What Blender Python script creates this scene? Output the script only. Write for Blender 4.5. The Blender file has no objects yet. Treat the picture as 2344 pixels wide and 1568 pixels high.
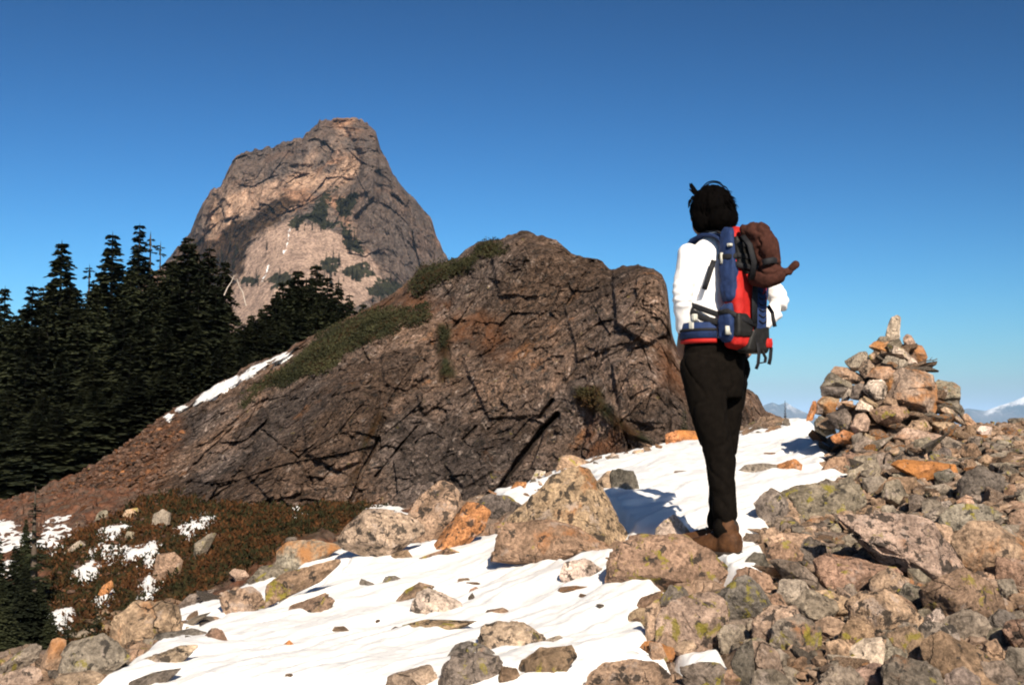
import bpy, bmesh, math, random
import numpy as np
from mathutils import Vector, Matrix

random.seed(7)
SC = bpy.context.scene
COL = SC.collection
RNG = np.random.default_rng(11)

# ------------------------------------------------------------------ camera geometry
# All pixel helpers use a 2344 x 1568 grid; the camera sits at the origin, +Y is into the scene.
FP = 2829.0
CU, CV = 1172.0, 784.0
PITCH = math.atan(181.0 / FP)
CP, SP = math.cos(PITCH), math.sin(PITCH)


def ray(u, v):
    """direction per unit of world Y through a pixel: returns x/y and z/y"""
    xc = (np.asarray(u, float) - CU) / FP
    yc = (CV - np.asarray(v, float)) / FP
    dy = CP - SP * yc
    dz = SP + CP * yc
    return xc / dy, dz / dy


def at(u, v, Y):
    a, s = ray(u, v)
    return np.stack([a * Y, np.broadcast_to(np.asarray(Y, float), np.shape(a * Y)), s * Y], -1)


def pt(u, v, Y):
    return Vector(at(u, v, Y).tolist())


def project(P):
    """world points (n,3) -> pixel u, v"""
    x, y, z = P[..., 0], P[..., 1], P[..., 2]
    f = y * CP + z * SP
    up = -y * SP + z * CP
    return CU + FP * x / f, CV - FP * up / f


# ------------------------------------------------------------------ noise (numpy)
def _hash(ix, iy, iz, seed):
    h = (ix.astype(np.int64) * 374761393 + iy.astype(np.int64) * 668265263 +
         iz.astype(np.int64) * 2147483647 + seed * 144665) & 0xFFFFFFFF
    h = ((h ^ (h >> 13)) * 1274126177) & 0xFFFFFFFF
    h = ((h ^ (h >> 16)) * 2246822519) & 0xFFFFFFFF
    h = h ^ (h >> 15)
    return (h & 0xFFFFFF) / float(0x1000000)


def vnoise(p, seed=0):
    i = np.floor(p).astype(np.int64)
    f = p - i
    f = f * f * f * (f * (f * 6 - 15) + 10)
    out = 0.0
    for dx in (0, 1):
        wx = f[..., 0] if dx else 1 - f[..., 0]
        for dy in (0, 1):
            wy = f[..., 1] if dy else 1 - f[..., 1]
            for dz in (0, 1):
                wz = f[..., 2] if dz else 1 - f[..., 2]
                out = out + wx * wy * wz * _hash(i[..., 0] + dx, i[..., 1] + dy, i[..., 2] + dz, seed)
    return out * 2 - 1


def fbm(p, octaves=4, seed=0, gain=0.5):
    s, a, n = 0.0, 1.0, 0.0
    q = np.array(p, float)
    for o in range(octaves):
        s = s + a * vnoise(q, seed + o * 17)
        n += a
        a *= gain
        q = q * 2.03 + 3.7
    return s / n


def voro(p, seed=0):
    """nearest feature: f1, f2, (three randoms of the cell), offset vector to the feature"""
    i = np.floor(p).astype(np.int64)
    best = np.full(p.shape[:-1], 9e9)
    second = np.full(p.shape[:-1], 9e9)
    bid = np.zeros(p.shape, np.int64)
    bvec = np.zeros(p.shape)
    for dx in (-1, 0, 1):
        for dy in (-1, 0, 1):
            for dz in (-1, 0, 1):
                c = i + np.array([dx, dy, dz])
                fp = np.stack([_hash(c[..., 0], c[..., 1], c[..., 2], seed + k) for k in (1, 2, 3)], -1) + c
                d = fp - p
                q = (d * d).sum(-1)
                m = q < best
                second = np.where(m, best, np.minimum(second, q))
                best = np.where(m, q, best)
                bid = np.where(m[..., None], c, bid)
                bvec = np.where(m[..., None], d, bvec)
    rnd = np.stack([_hash(bid[..., 0], bid[..., 1], bid[..., 2], seed + 50 + k) for k in (1, 2, 3, 4)], -1)
    return np.sqrt(best), np.sqrt(second), rnd, bvec


def blocks(p, size, seed, tilt=0.8, warp=0.25, off=1.3, crk=0.45):
    """fractured-rock displacement, roughly -1..1, with stepped, tilted facets and dark joints"""
    q = np.array(p, float) / size
    w = np.stack([vnoise(q * 1.7 + 9.1 * k, seed + k) for k in range(3)], -1)
    q = q + warp * w
    f1, f2, r, d = voro(q, seed)
    t = (d * (r[..., :3] - 0.5)).sum(-1) * 2 * tilt
    crack = np.clip((f2 - f1) / 0.12, 0, 1)
    return (r[..., 3] - 0.5) * off + t - crk * (1 - crack) ** 2


def smooth(e0, e1, x):
    t = np.clip((x - e0) / (e1 - e0), 0, 1)
    return t * t * (3 - 2 * t)


def sdf(poly, U, V):
    """signed distance to a polygon, positive inside"""
    poly = np.asarray(poly, float)
    d = np.full(np.shape(U), 1e18)
    inside = np.zeros(np.shape(U), bool)
    n = len(poly)
    for k in range(n):
        ax, ay = poly[k]
        bx, by = poly[(k + 1) % n]
        ex, ey = bx - ax, by - ay
        wx, wy = U - ax, V - ay
        t = np.clip((wx * ex + wy * ey) / (ex * ex + ey * ey + 1e-12), 0, 1)
        d = np.minimum(d, (wx - ex * t) ** 2 + (wy - ey * t) ** 2)
        c = ((ay > V) != (by > V)) & (U < (bx - ax) * (V - ay) / ((by - ay) if by != ay else 1e-12) + ax)
        inside ^= c
    d = np.sqrt(d)
    return np.where(inside, d, -d)


def near_poly(poly, U, V, pad):
    """sdf evaluated only round the polygon's box (far points get -pad)"""
    poly = np.asarray(poly, float)
    lo, hi = poly.min(0) - pad, poly.max(0) + pad
    m = (U > lo[0]) & (U < hi[0]) & (V > lo[1]) & (V < hi[1])
    out = np.full(np.shape(U), -float(pad))
    if m.any():
        out[m] = sdf(poly, U[m], V[m])
    return out


class TPS:
    def __init__(self, X, Y, val, lam=1e-4):
        self.P = np.stack([np.asarray(X, float), np.asarray(Y, float)], -1)
        n = len(self.P)
        K = self._k(self.P[:, None, :] - self.P[None, :, :]) + lam * np.eye(n)
        A = np.zeros((n + 3, n + 3))
        A[:n, :n] = K
        Q = np.concatenate([np.ones((n, 1)), self.P], 1)
        A[:n, n:] = Q
        A[n:, :n] = Q.T
        self.w = np.linalg.solve(A, np.concatenate([np.asarray(val, float), np.zeros(3)]))

    @staticmethod
    def _k(d):
        r2 = (d * d).sum(-1)
        return 0.5 * r2 * np.log(r2 + 1e-12)

    def __call__(self, X, Y):
        sh = np.shape(X)
        p = np.stack([np.ravel(X), np.ravel(Y)], -1)
        out = np.empty(len(p))
        n = len(self.P)
        for a in range(0, len(p), 40000):
            q = p[a:a + 40000]
            out[a:a + 40000] = self._k(q[:, None, :] - self.P[None]) @ self.w[:n] + self.w[n] + q @ self.w[n + 1:]
        return out.reshape(sh)


# ------------------------------------------------------------------ mesh helpers
def mesh_np(name, verts, faces, mat=None, smooth_shade=False, attrs=None):
    """faces: (n,3) or (n,4) int array, or a list of such arrays"""
    me = bpy.data.meshes.new(name)
    fl = faces if isinstance(faces, list) else [faces]
    fl = [np.asarray(f, np.int32) for f in fl if len(f)]
    verts = np.asarray(verts, np.float32)
    me.vertices.add(len(verts))
    me.vertices.foreach_set("co", verts.ravel())
    nl = sum(f.size for f in fl)
    nf = sum(len(f) for f in fl)
    me.loops.add(nl)
    me.polygons.add(nf)
    me.loops.foreach_set("vertex_index", np.concatenate([f.ravel() for f in fl]))
    tot = np.concatenate([np.full(len(f), f.shape[1], np.int32) for f in fl])
    st = np.concatenate([[0], np.cumsum(tot)[:-1]]).astype(np.int32)
    me.polygons.foreach_set("loop_start", st)
    me.polygons.foreach_set("loop_total", tot)
    me.polygons.foreach_set("use_smooth", np.full(nf, bool(smooth_shade)))
    me.update(calc_edges=True)
    me.validate()
    for k, v in (attrs or {}).items():
        v = np.asarray(v, np.float32)
        if v.ndim == 1:
            at_ = me.attributes.new(k, 'FLOAT', 'POINT')
            at_.data.foreach_set("value", v)
        else:
            if v.shape[1] == 3:
                v = np.concatenate([v, np.ones((len(v), 1), np.float32)], 1)
            at_ = me.attributes.new(k, 'FLOAT_COLOR', 'POINT')
            at_.data.foreach_set("color", v.ravel())
    if mat:
        me.materials.append(mat)
    return me


def grid_faces(nr, nc):
    r = np.arange(nr - 1)[:, None]
    c = np.arange(nc - 1)[None, :]
    a = (r * nc + c).ravel()
    return np.stack([a, a + 1, a + nc + 1, a + nc], -1)


def link(name, me, parent=None, loc=None):
    o = bpy.data.objects.new(name, me)
    COL.objects.link(o)
    if parent:
        o.parent = parent
    if loc is not None:
        o.location = loc
    return o


def tag(o, label=None, cat=None, group=None, kind=None):
    if label:
        o["label"] = label
    if cat:
        o["category"] = cat
    if group:
        o["group"] = group
    if kind:
        o["kind"] = kind
    return o


def thing(name, label, cat, loc, group=None):
    o = bpy.data.objects.new(name, None)
    COL.objects.link(o)
    o.location = loc
    o.empty_display_size = 0.1
    return tag(o, label, cat, group)


def copy_thing(src, loc, rotz=0, scale=1.0):
    c = src.copy()
    COL.objects.link(c)
    c.location = loc
    c.rotation_euler = (0, 0, rotz)
    c.scale = scale if hasattr(scale, '__len__') else (scale,) * 3
    for ch in list(src.children):
        d = ch.copy()
        COL.objects.link(d)
        d.parent = c
        for g in list(ch.children):
            e = g.copy()
            COL.objects.link(e)
            e.parent = d
    return c


# ------------------------------------------------------------------ material helpers
class NT:
    def __init__(self, name):
        self.mat = bpy.data.materials.new(name)
        self.mat.use_nodes = True
        self.t = self.mat.node_tree
        self.t.nodes.clear()
        self.out = self.n('ShaderNodeOutputMaterial')
        self.bsdf = self.n('ShaderNodeBsdfPrincipled')
        self.l(self.bsdf.outputs[0], self.out.inputs[0])

    def n(self, typ, **kw):
        nd = self.t.nodes.new(typ)
        for k, v in kw.items():
            setattr(nd, k, v)
        return nd

    def l(self, a, b):
        self.t.links.new(a, b)

    def put(self, sock, v):
        if isinstance(v, bpy.types.NodeSocket):
            self.l(v, sock)
        elif isinstance(v, (tuple, list)) and len(v) == 3 and sock.type == 'RGBA':
            sock.default_value = (*v, 1)
        else:
            sock.default_value = v

    def noise(self, vec, scale, detail=6, rough=0.6, dist=0.0, out='Fac'):
        nd = self.n('ShaderNodeTexNoise')
        self.put(nd.inputs['Vector'], vec)
        nd.inputs['Scale'].default_value = scale
        nd.inputs['Detail'].default_value = detail
        nd.inputs['Roughness'].default_value = rough
        nd.inputs['Distortion'].default_value = dist
        return nd.outputs[out]

    def vor(self, vec, scale, feature='F1', out='Distance'):
        nd = self.n('ShaderNodeTexVoronoi', feature=feature)
        self.put(nd.inputs['Vector'], vec)
        nd.inputs['Scale'].default_value = scale
        return nd.outputs[out]

    def ramp(self, fac, lo, hi, a=0.0, b=1.0):
        nd = self.n('ShaderNodeMapRange', interpolation_type='SMOOTHSTEP')
        self.put(nd.inputs[0], fac)
        for i, v in zip((1, 2, 3, 4), (lo, hi, a, b)):
            self.put(nd.inputs[i], v)
        return nd.outputs[0]

    def math(self, op, a, b=0.0):
        nd = self.n('ShaderNodeMath', operation=op)
        self.put(nd.inputs[0], a)
        self.put(nd.inputs[1], b)
        return nd.outputs[0]

    def mix(self, fac, a, b, mode='MIX'):
        nd = self.n('ShaderNodeMix', data_type='RGBA', blend_type=mode)
        nd.clamp_factor = True
        self.put(nd.inputs[0], fac)
        self.put(nd.inputs[6], a)
        self.put(nd.inputs[7], b)
        return nd.outputs[2]

    def scale_col(self, col, f):
        nd = self.n('ShaderNodeVectorMath', operation='SCALE')
        self.put(nd.inputs[0], col)
        self.put(nd.inputs['Scale'], f)
        return nd.outputs[0]

    def attr(self, name, out='Fac'):
        nd = self.n('ShaderNodeAttribute', attribute_name=name)
        return nd.outputs[out]

    def chan(self, name):
        nd = self.n('ShaderNodeAttribute', attribute_name=name)
        s = self.n('ShaderNodeSeparateColor')
        self.l(nd.outputs['Color'], s.inputs[0])
        return s.outputs[0], s.outputs[1], s.outputs[2], nd.outputs['Alpha']

    def bump(self, height, strength=0.5, dist=0.02, normal=None):
        nd = self.n('ShaderNodeBump')
        nd.inputs['Strength'].default_value = strength
        nd.inputs['Distance'].default_value = dist
        self.put(nd.inputs['Height'], height)
        if normal is not None:
            self.l(normal, nd.inputs['Normal'])
        return nd.outputs[0]

    def done(self, col, rough=0.9, normal=None, spec=0.2):
        self.put(self.bsdf.inputs['Base Color'], col)
        self.put(self.bsdf.inputs['Roughness'], rough)
        self.bsdf.inputs['Specular IOR Level'].default_value = spec
        if normal is not None:
            self.l(normal, self.bsdf.inputs['Normal'])
        return self.mat


def plain(name, col, rough=0.8, spec=0.2, var=0.25, scale=30.0, bump=0.0, bdist=0.002):
    m = NT(name)
    pos = m.n('ShaderNodeTexCoord').outputs['Object']
    f = m.noise(pos, scale, 5)
    c = m.scale_col(col, m.ramp(f, 0.3, 0.7, 1 - var, 1 + var))
    nrm = m.bump(m.noise(pos, scale * 3, 4), bump, bdist) if bump else None
    return m.done(c, rough, nrm, spec)


def position(m):
    return m.n('ShaderNodeNewGeometry').outputs['Position']


def rock_layers(m, pos, base, S=1.0, stain=0.55, lichen=0.60, black=0.62, pale=0.62,
                stain_col=(0.40, 0.155, 0.045), lichen_col=(0.30, 0.25, 0.035), contrast=1.0):
    """weathered rock: mottling, rust stains, yellow and black lichen, pale crusts"""
    n1 = m.noise(pos, 3.2 * S, 9, 0.66)
    n2 = m.noise(pos, 26 * S, 6, 0.7)
    c = m.scale_col(base, m.ramp(n1, 0.28, 0.72, 1 - 0.42 * contrast, 1 + 0.40 * contrast))
    c = m.scale_col(c, m.ramp(n2, 0.30, 0.70, 1 - 0.38 * contrast, 1 + 0.30 * contrast))
    n4 = m.noise(pos, 11 * S, 10, 0.74)
    c = m.scale_col(c, m.ramp(n4, 0.36, 0.50, 0.45, 1.08))
    st = m.math('ADD', m.noise(pos, 1.5 * S, 6, 0.6, 0.4), m.math('MULTIPLY', m.math('SUBTRACT', n2, 0.5), 0.20))
    c = m.mix(m.ramp(st, stain, stain + 0.14, 0, 0.75), c, stain_col)
    v2 = m.n('ShaderNodeVectorMath', operation='ADD')
    m.l(pos, v2.inputs[0])
    v2.inputs[1].default_value = (17.3, 5.1, 9.7)
    p2 = v2.outputs[0]
    pl = m.noise(p2, 4.3 * S, 8, 0.68)
    c = m.mix(m.ramp(pl, pale, pale + 0.09, 0, 0.55), c, (0.50, 0.40, 0.34))
    bl = m.noise(p2, 7.5 * S, 8, 0.62, 0.3)
    c = m.mix(m.ramp(bl, black, black + 0.035, 0, 0.86), c, (0.035, 0.031, 0.028))
    v3 = m.n('ShaderNodeVectorMath', operation='ADD')
    m.l(pos, v3.inputs[0])
    v3.inputs[1].default_value = (-7.3, 15.1, 3.7)
    li = m.noise(v3.outputs[0], 5.5 * S, 8, 0.66, 0.5)
    c = m.mix(m.ramp(li, lichen, lichen + 0.06, 0, 0.75), c, lichen_col)
    wv = m.n('ShaderNodeMix', data_type='VECTOR')
    wv.inputs[0].default_value = 0.30 / S
    m.l(pos, wv.inputs[4])
    nz = m.n('ShaderNodeTexNoise')
    m.l(pos, nz.inputs['Vector'])
    nz.inputs['Scale'].default_value = 3.0 * S
    nz.inputs['Detail'].default_value = 5
    m.l(nz.outputs['Color'], wv.inputs[5])
    ed = m.vor(wv.outputs[1], 2.6 * S, 'DISTANCE_TO_EDGE')
    brk = m.ramp(m.noise(pos, 1.9 * S, 4), 0.52, 0.64)       # joints open only here and there
    crack = m.math('MULTIPLY', m.ramp(ed, 0.0, 0.022, 1, 0), brk)
    c = m.mix(m.math('MULTIPLY', crack, 0.6), c, (0.045, 0.036, 0.030))
    cell = m.n('ShaderNodeTexVoronoi')
    m.l(wv.outputs[1], cell.inputs['Vector'])
    cell.inputs['Scale'].default_value = 2.6 * S
    sc = m.n('ShaderNodeSeparateColor')
    m.l(cell.outputs['Color'], sc.inputs[0])
    c = m.scale_col(c, m.ramp(sc.outputs[0], 0, 1, 0.92, 1.08))
    c = m.scale_col(c, 1.0)
    h = m.math('ADD', m.math('MULTIPLY', n1, 1.0), m.math('MULTIPLY', n2, 0.45))
    h = m.math('ADD', h, m.math('MULTIPLY', n4, 0.7))
    h = m.math('SUBTRACT', h, m.math('MULTIPLY', crack, 0.6))
    return c, h
# ------------------------------------------------------------------ camera, light, sky
cam = bpy.data.cameras.new("camera")
cam.sensor_width = 36.0
cam.lens = 36.0 * FP / 2344.0
cam.clip_start = 0.05
cam.clip_end = 90000.0
cob = bpy.data.objects.new("camera", cam)
COL.objects.link(cob)
cob.location = (0, 0, 0)
cob.rotation_euler = (math.pi / 2 + PITCH, 0, 0)
SC.camera = cob

SUN_EL = math.radians(33)
SUN_PHI = math.radians(13)          # the sun stands behind the camera, a little to its right
to_sun = Vector((math.sin(SUN_PHI) * math.cos(SUN_EL), -math.cos(SUN_PHI) * math.cos(SUN_EL), math.sin(SUN_EL)))
sun = bpy.data.lights.new("sun", 'SUN')
sun.energy = 5.0
sun.angle = math.radians(0.5)
sun.color = (1.0, 0.88, 0.71)
sob = bpy.data.objects.new("sun", sun)
COL.objects.link(sob)
sob.rotation_euler = to_sun.to_track_quat('Z', 'Y').to_euler()

w = bpy.data.worlds.new("World")
SC.world = w
w.use_nodes = True
wt = w.node_tree
wt.nodes.clear()
wo = wt.nodes.new('ShaderNodeOutputWorld')
bg = wt.nodes.new('ShaderNodeBackground')
sky = wt.nodes.new('ShaderNodeTexSky')
sky.sky_type = 'NISHITA'
sky.sun_disc = False
sky.sun_elevation = SUN_EL
sky.sun_rotation = math.pi - SUN_PHI
sky.altitude = 2000
sky.air_density = 1.0
sky.dust_density = 4.5
sky.ozone_density = 3.0
hs = wt.nodes.new('ShaderNodeHueSaturation')
hs.inputs['Saturation'].default_value = 1.15
wt.links.new(sky.outputs[0], hs.inputs['Color'])
hs.inputs['Hue'].default_value = 0.477
hs.inputs['Value'].default_value = 0.134        # bring the sky to about 0..1, deepen it like slide film, and back
gm = wt.nodes.new('ShaderNodeGamma')
gm.inputs[1].default_value = 2.15
wt.links.new(hs.outputs[0], gm.inputs[0])
sc_ = wt.nodes.new('ShaderNodeVectorMath')
sc_.operation = 'SCALE'
sc_.inputs['Scale'].default_value = 5.4
wt.links.new(gm.outputs[0], sc_.inputs[0])
wt.links.new(sc_.outputs[0], bg.inputs[0])
bg.inputs[1].default_value = 0.10
wt.links.new(bg.outputs[0], wo.inputs[0])

SC.view_settings.view_transform = 'Standard'
SC.view_settings.look = 'None'
SC.view_settings.exposure = 0.7
SC.view_settings.gamma = 1.0
SC.render.engine = 'CYCLES'
SC.cycles.filter_width = 2.0
SC.cycles.max_bounces = 5
SC.cycles.transparent_max_bounces = 6
SC.cycles.use_denoising = True
# ------------------------------------------------------------------ near ridge terrain
CTRL = [  # pixel u, v and distance Y of points of the ground seen in the picture (or hidden just behind a crest)
    (0, 1568, 4.5), (600, 1568, 4.1), (1172, 1568, 3.9), (1800, 1568, 3.9), (2344, 1568, 3.9),
    (-500, 1640, 4.5), (2900, 1560, 3.9),
    (0, 1535, 5.0), (200, 1475, 5.8), (400, 1415, 6.6), (620, 1305, 7.6), (800, 1240, 8.8), (1000, 1165, 9.6),
    (-400, 1640, 5.0),
    (600, 1480, 4.9), (900, 1400, 5.5), (1172, 1400, 5.3), (1172, 1300, 6.2), (1400, 1400, 5.0), (1400, 1300, 5.65),
    (1640, 1274, 5.6), (1720, 1292, 5.4), (1560, 1300, 5.5),
    (1500, 1150, 7.2), (1420, 1140, 7.35), (1560, 1085, 8.6), (1740, 1100, 8.0), (1740, 1025, 11), (1850, 968, 17),
    (1880, 1110, 7.6), (1930, 1090, 8.0), (1300, 1150, 8.2), (1150, 1180, 8.6),
    (1200, 1112, 10.5), (1300, 1068, 12.5), (1450, 1040, 14.5), (1540, 1020, 15.5), (1700, 992, 17), (1790, 975, 18.5),
    (1880, 1000, 11), (1870, 1055, 9.2), (2000, 1005, 9.3), (2230, 992, 9.6), (2344, 990, 10.2),
    (2344, 1010, 9.4), (2100, 1100, 7.6), (2344, 1100, 7.3), (2000, 1200, 6.4), (2344, 1200, 6.2), (1800, 1300, 5.45),
    (2344, 1350, 5.1), (2000, 1400, 4.75), (1700, 1450, 4.55), (2900, 1100, 7.6), (2900, 1000, 10.2),
    (2900, 1300, 5.4),
    # gully behind the crest on the left
    (0, 1580, 6.6), (0, 1530, 9.0), (200, 1520, 8.0), (400, 1455, 9.5), (620, 1345, 10.5), (800, 1262, 12.0),
    (1000, 1190, 13.0), (-500, 1640, 8.0),
    # slope with heather and scree
    (0, 1440, 11.5), (0, 1310, 15.5), (0, 1175, 23), (200, 1300, 14.5), (400, 1330, 12.8), (400, 1200, 17),
    (600, 1250, 14), (620, 1175, 18), (800, 1165, 17.8), (200, 1155, 21.5), (400, 1145, 21), (-500, 1260, 22),
    (-500, 1480, 13), (200, 1400, 11.8),
    (0, 1150, 26), (100, 1135, 26), (200, 1090, 27),
    # under the outcrop
    (370, 1010, 29), (600, 1150, 23), (800, 1150, 21), (1000, 1150, 20), (1200, 1130, 19.5), (1500, 1040, 20), (1700, 1000, 21),
    (700, 1020, 31), (1200, 1010, 30), (1600, 1000, 27),
]
HID = [  # x, y, z of ground that falls away out of sight, and of the ground under the camera
    (0, 1.5, -1.30), (-1.5, 1.5, -1.32), (1.5, 1.5, -1.22), (0, 2.6, -1.08), (2.0, 2.6, -1.0), (-2, 2.6, -1.14),
    (4.6, 14, -1.6), (6.5, 14, -2.0), (8, 14, -2.6), (6, 20, -3.6), (9, 20, -4.6), (4.9, 23, -1.6), (4.5, 28, -3.5),
    (12, 28, -8), (-14, 33, -3.0), (-9, 34, -1.0), (-4, 36, -0.5), (1, 37, -1.0), (6, 36, -5), (-22, 36, -7),
    (-28, 46, -11), (-14, 46, -8.5), (-5, 47, -7.5), (3, 47, -8), (12, 47, -12), (28, 47, -16), (14, 20, -6), (26, 36, -13),
]
_c = np.array(CTRL, float)
_a, _s = ray(_c[:, 0], _c[:, 1])
_h = np.array(HID, float)
A_ALL = np.concatenate([_a, _h[:, 0] / _h[:, 1]])
L_ALL = np.concatenate([np.log(_c[:, 2]), np.log(_h[:, 1])])
S_ALL = np.concatenate([_s, _h[:, 2] / _h[:, 1]])
_ground = TPS(A_ALL, L_ALL * 0.5, S_ALL, 2e-5)


def ground_s(a, lnY):
    return _ground(a, lnY * 0.5)


# coarse lookup of the smooth ground for ray hits
_GA = np.linspace(-0.70, 0.70, 281)
_GL = np.linspace(math.log(1.4), math.log(47), 361)
_GS = ground_s(*np.meshgrid(_GA, _GL, indexing='ij'))


def ground_hit(u, v, y0=2.5, y1=45.0):
    """first meeting of the ray through a pixel with the smooth ground: distance Y (None if it misses)"""
    a, s = ray(u, v)
    i = int(np.clip(round((float(a) + 0.70) / 1.40 * 280), 0, 280))
    col = _GS[i]
    for k in range(len(_GL)):
        Y = math.exp(_GL[k])
        if Y < y0:
            continue
        if Y > y1:
            return None
        if col[k] >= s:
            return Y
    return None


def ground_z(x, y):
    return float(ground_s(np.array([x / y]), np.array([math.log(y)]))[0] * y)


def A2D(p):   # local traces of the enlarged views -> pixel grid
    return [(x * 0.36480, 995.93 + y * 0.36480) for x, y in p]


def B2D(p):
    return [(711.38 + x * 0.36480, 995.93 + y * 0.36480) for x, y in p]


def C2D(p):
    return [(1490.34 + x * 0.36480, 995.93 + y * 0.36480) for x, y in p]


def K2D(p):
    return [(1707.31 + x * 0.27221, 675.81 + y * 0.27221) for x, y in p]


def P2D(p):
    return [(x * 0.45524, 248.98 + y * 0.45524) for x, y in p]


SNOW = [
    [(190, 1580), (330, 1515), (420, 1450), (500, 1420), (600, 1400), (690, 1370), (760, 1320), (790, 1290), (800, 1255), (850, 1262),
     (940, 1250), (1140, 1228), (1150, 1275), (1270, 1270), (1290, 1290), (1400, 1262), (1420, 1320), (1508, 1322), (1485, 1368),
     (1440, 1395), (1485, 1450), (1480, 1475), (1440, 1485), (1520, 1512), (1400, 1500), (1330, 1560), (1250, 1580)],
    [(1555, 1500), (1640, 1498), (1695, 1568), (1620, 1572)],
    [(375, 1430), (430, 1378), (500, 1375), (590, 1340), (640, 1330), (620, 1390), (500, 1420), (420, 1440)],
    [(1185, 1120), (1310, 1062), (1450, 1034), (1560, 1014), (1700, 998), (1790, 984), (1806, 962), (1868, 950), (1872, 990), (1895, 1040),
     (1885, 1072), (1942, 1082), (1930, 1112), (1850, 1120), (1790, 1122), (1730, 1150), (1752, 1200), (1700, 1192), (1690, 1230),
     (1752, 1258), (1742, 1310), (1690, 1332), (1650, 1290), (1590, 1276), (1570, 1215), (1500, 1195), (1430, 1205), (1390, 1160),
     (1350, 1095), (1280, 1092), (1200, 1125)],
    [(640, 1338), (700, 1295), (770, 1275), (795, 1245), (835, 1268), (790, 1315), (700, 1355)],
    [(1130, 1125), (1200, 1118), (1190, 1165), (1150, 1160)],
    [(840, 1172), (850, 1152), (935, 1146), (920, 1170)],
    [(1390, 1160), (1440, 1150), (1580, 1200), (1600, 1250), (1520, 1235), (1430, 1200)],
]
for q in ([(1110, 600), (1160, 550), (1280, 510), (1350, 520), (1260, 580), (1170, 640)], [(650, 600), (700, 570), (780, 570), (730, 630), (720, 680), (690, 650)],
          [(570, 725), (640, 690), (690, 690), (680, 735)], [(800, 710), (860, 710), (850, 770), (810, 770)], [(880, 730), (960, 660), (995, 690), (930, 790)],
          [(490, 850), (580, 790), (600, 820), (520, 890)], [(0, 690), (60, 650), (170, 630), (140, 690), (60, 700)], [(300, 590), (360, 590), (360, 620), (300, 605)],
          [(250, 680), (330, 650), (380, 680), (300, 720)], [(-20, 830), (50, 800), (130, 790), (130, 830), (60, 840), (-20, 870)],
          [(290, 1200), (300, 1150), (350, 1110), (450, 1100), (440, 1150), (380, 1200)], [(600, 1050), (620, 1020), (690, 990), (670, 1030)],
          [(905, 1000), (915, 880), (955, 880), (950, 1000)], [(1835, 480), (1825, 420), (1885, 405), (1895, 480)], [(-10, 570), (60, 555), (70, 575), (-10, 600)],
          [(340, 560), (400, 545), (410, 560), (360, 572)]):
    SNOW.append(A2D(q))


def snow_field(U, V, pad=60):
    m = np.full(np.shape(U), -float(pad))
    for q in SNOW:
        m = np.maximum(m, near_poly(q, U, V, pad))
    return m


NA, NL = 860, 720
_aa = np.linspace(-0.60, 0.60, NA)
_ll = np.linspace(math.log(1.6), math.log(46), NL)
# more rows where the picture is
AA, LL = np.meshgrid(_aa, _ll)
YY = np.exp(LL)
SS = ground_s(AA, LL)
PX = np.stack([AA * YY, YY, SS * YY], -1)
UU, VV = project(PX)
sf = snow_field(UU, VV)
sf = sf + 15 * fbm(PX * np.array([3.0, 3.0, 0]), 4, 5, 0.6) * smooth(2, 9, 14 - 0 * YY) + 5 * fbm(PX * 11, 3, 9)
snowy = smooth(-45, 4, sf)

# which rock: jumbled blocks on the right and foreground, scree and heather soil on the left slope
crest = 5.0 + (AA + 0.41) * 13.6
left_slope = smooth(0.7, 1.8, YY - crest) * smooth(-0.01, -0.07, AA)
heath_poly = A2D([(250, 960), (380, 740), (560, 560), (760, 480), (900, 420), (1060, 370), (1300, 380), (1560, 420), (1700, 460), (2000, 420),
                  (2240, 450), (2240, 520), (2130, 620), (1960, 650), (1760, 690), (1720, 800), (1560, 860), (1450, 900), (1300, 960), (1200, 1020), (950, 1040),
                  (700, 1150), (520, 1240), (400, 1260), (250, 1300), (180, 1250), (220, 1080)])
hf = near_poly(heath_poly, UU, VV, 60) + 14 * fbm(PX * np.array([1.3, 1.3, 1.3]), 4, 31)
heath = smooth(-10, 14, hf) * left_slope
heath = np.maximum(heath, smooth(0.02, 0.22, fbm(PX * np.array([0.9, 0.5, 0.5]), 4, 37)) * left_slope * smooth(24, 15, YY))

sz1 = 0.62 * blocks(PX, 0.75, 3, 1.3, 0.25, 0.5) + 0.26 * blocks(PX, 0.28, 4, 1.3, 0.25, 0.4) + 0.06 * blocks(PX, 0.11, 5, 1.3, 0.25, 0.2)
rough = 0.11 * sz1 + 0.03 * fbm(PX * 9, 4, 8)
sz2 = 0.5 * blocks(PX, 0.9, 13, 1.2, 0.25, 0.5) + 0.30 * blocks(PX, 0.35, 14, 1.3, 0.25, 0.5)
rough_l = 0.22 * sz2 * (1 - 0.6 * heath) + 0.06 * fbm(PX * 5, 4, 18)
disp = rough * (1 - left_slope) + rough_l * left_slope
disp = disp * (1 - 0.93 * snowy * (1 - 0.5 * left_slope)) - 0.05 * snowy
G = PX.copy()
G[..., 2] += disp
near_amp = smooth(1.6, 2.2, YY)

# snow sheet: wind-rippled, thinning out to nothing at its ragged edge
rip = np.stack([PX[..., 0] * 1.2 + PX[..., 1] * 1.1, PX[..., 0] * 7 - PX[..., 1] * 5.5, PX[..., 2] * 0], -1)
sn_h = -0.055 + 0.085 * smooth(-20, 14, sf) + 0.036 * fbm(rip * 1.0, 4, 22, 0.6) * smooth(0, 12, sf) + 0.02 * fbm(PX * 2.2, 3, 23) + 0.008 * fbm(PX * 12, 3, 24)
Sn = PX.copy()
Sn[..., 2] += sn_h
keep = (sf > -20)

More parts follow.
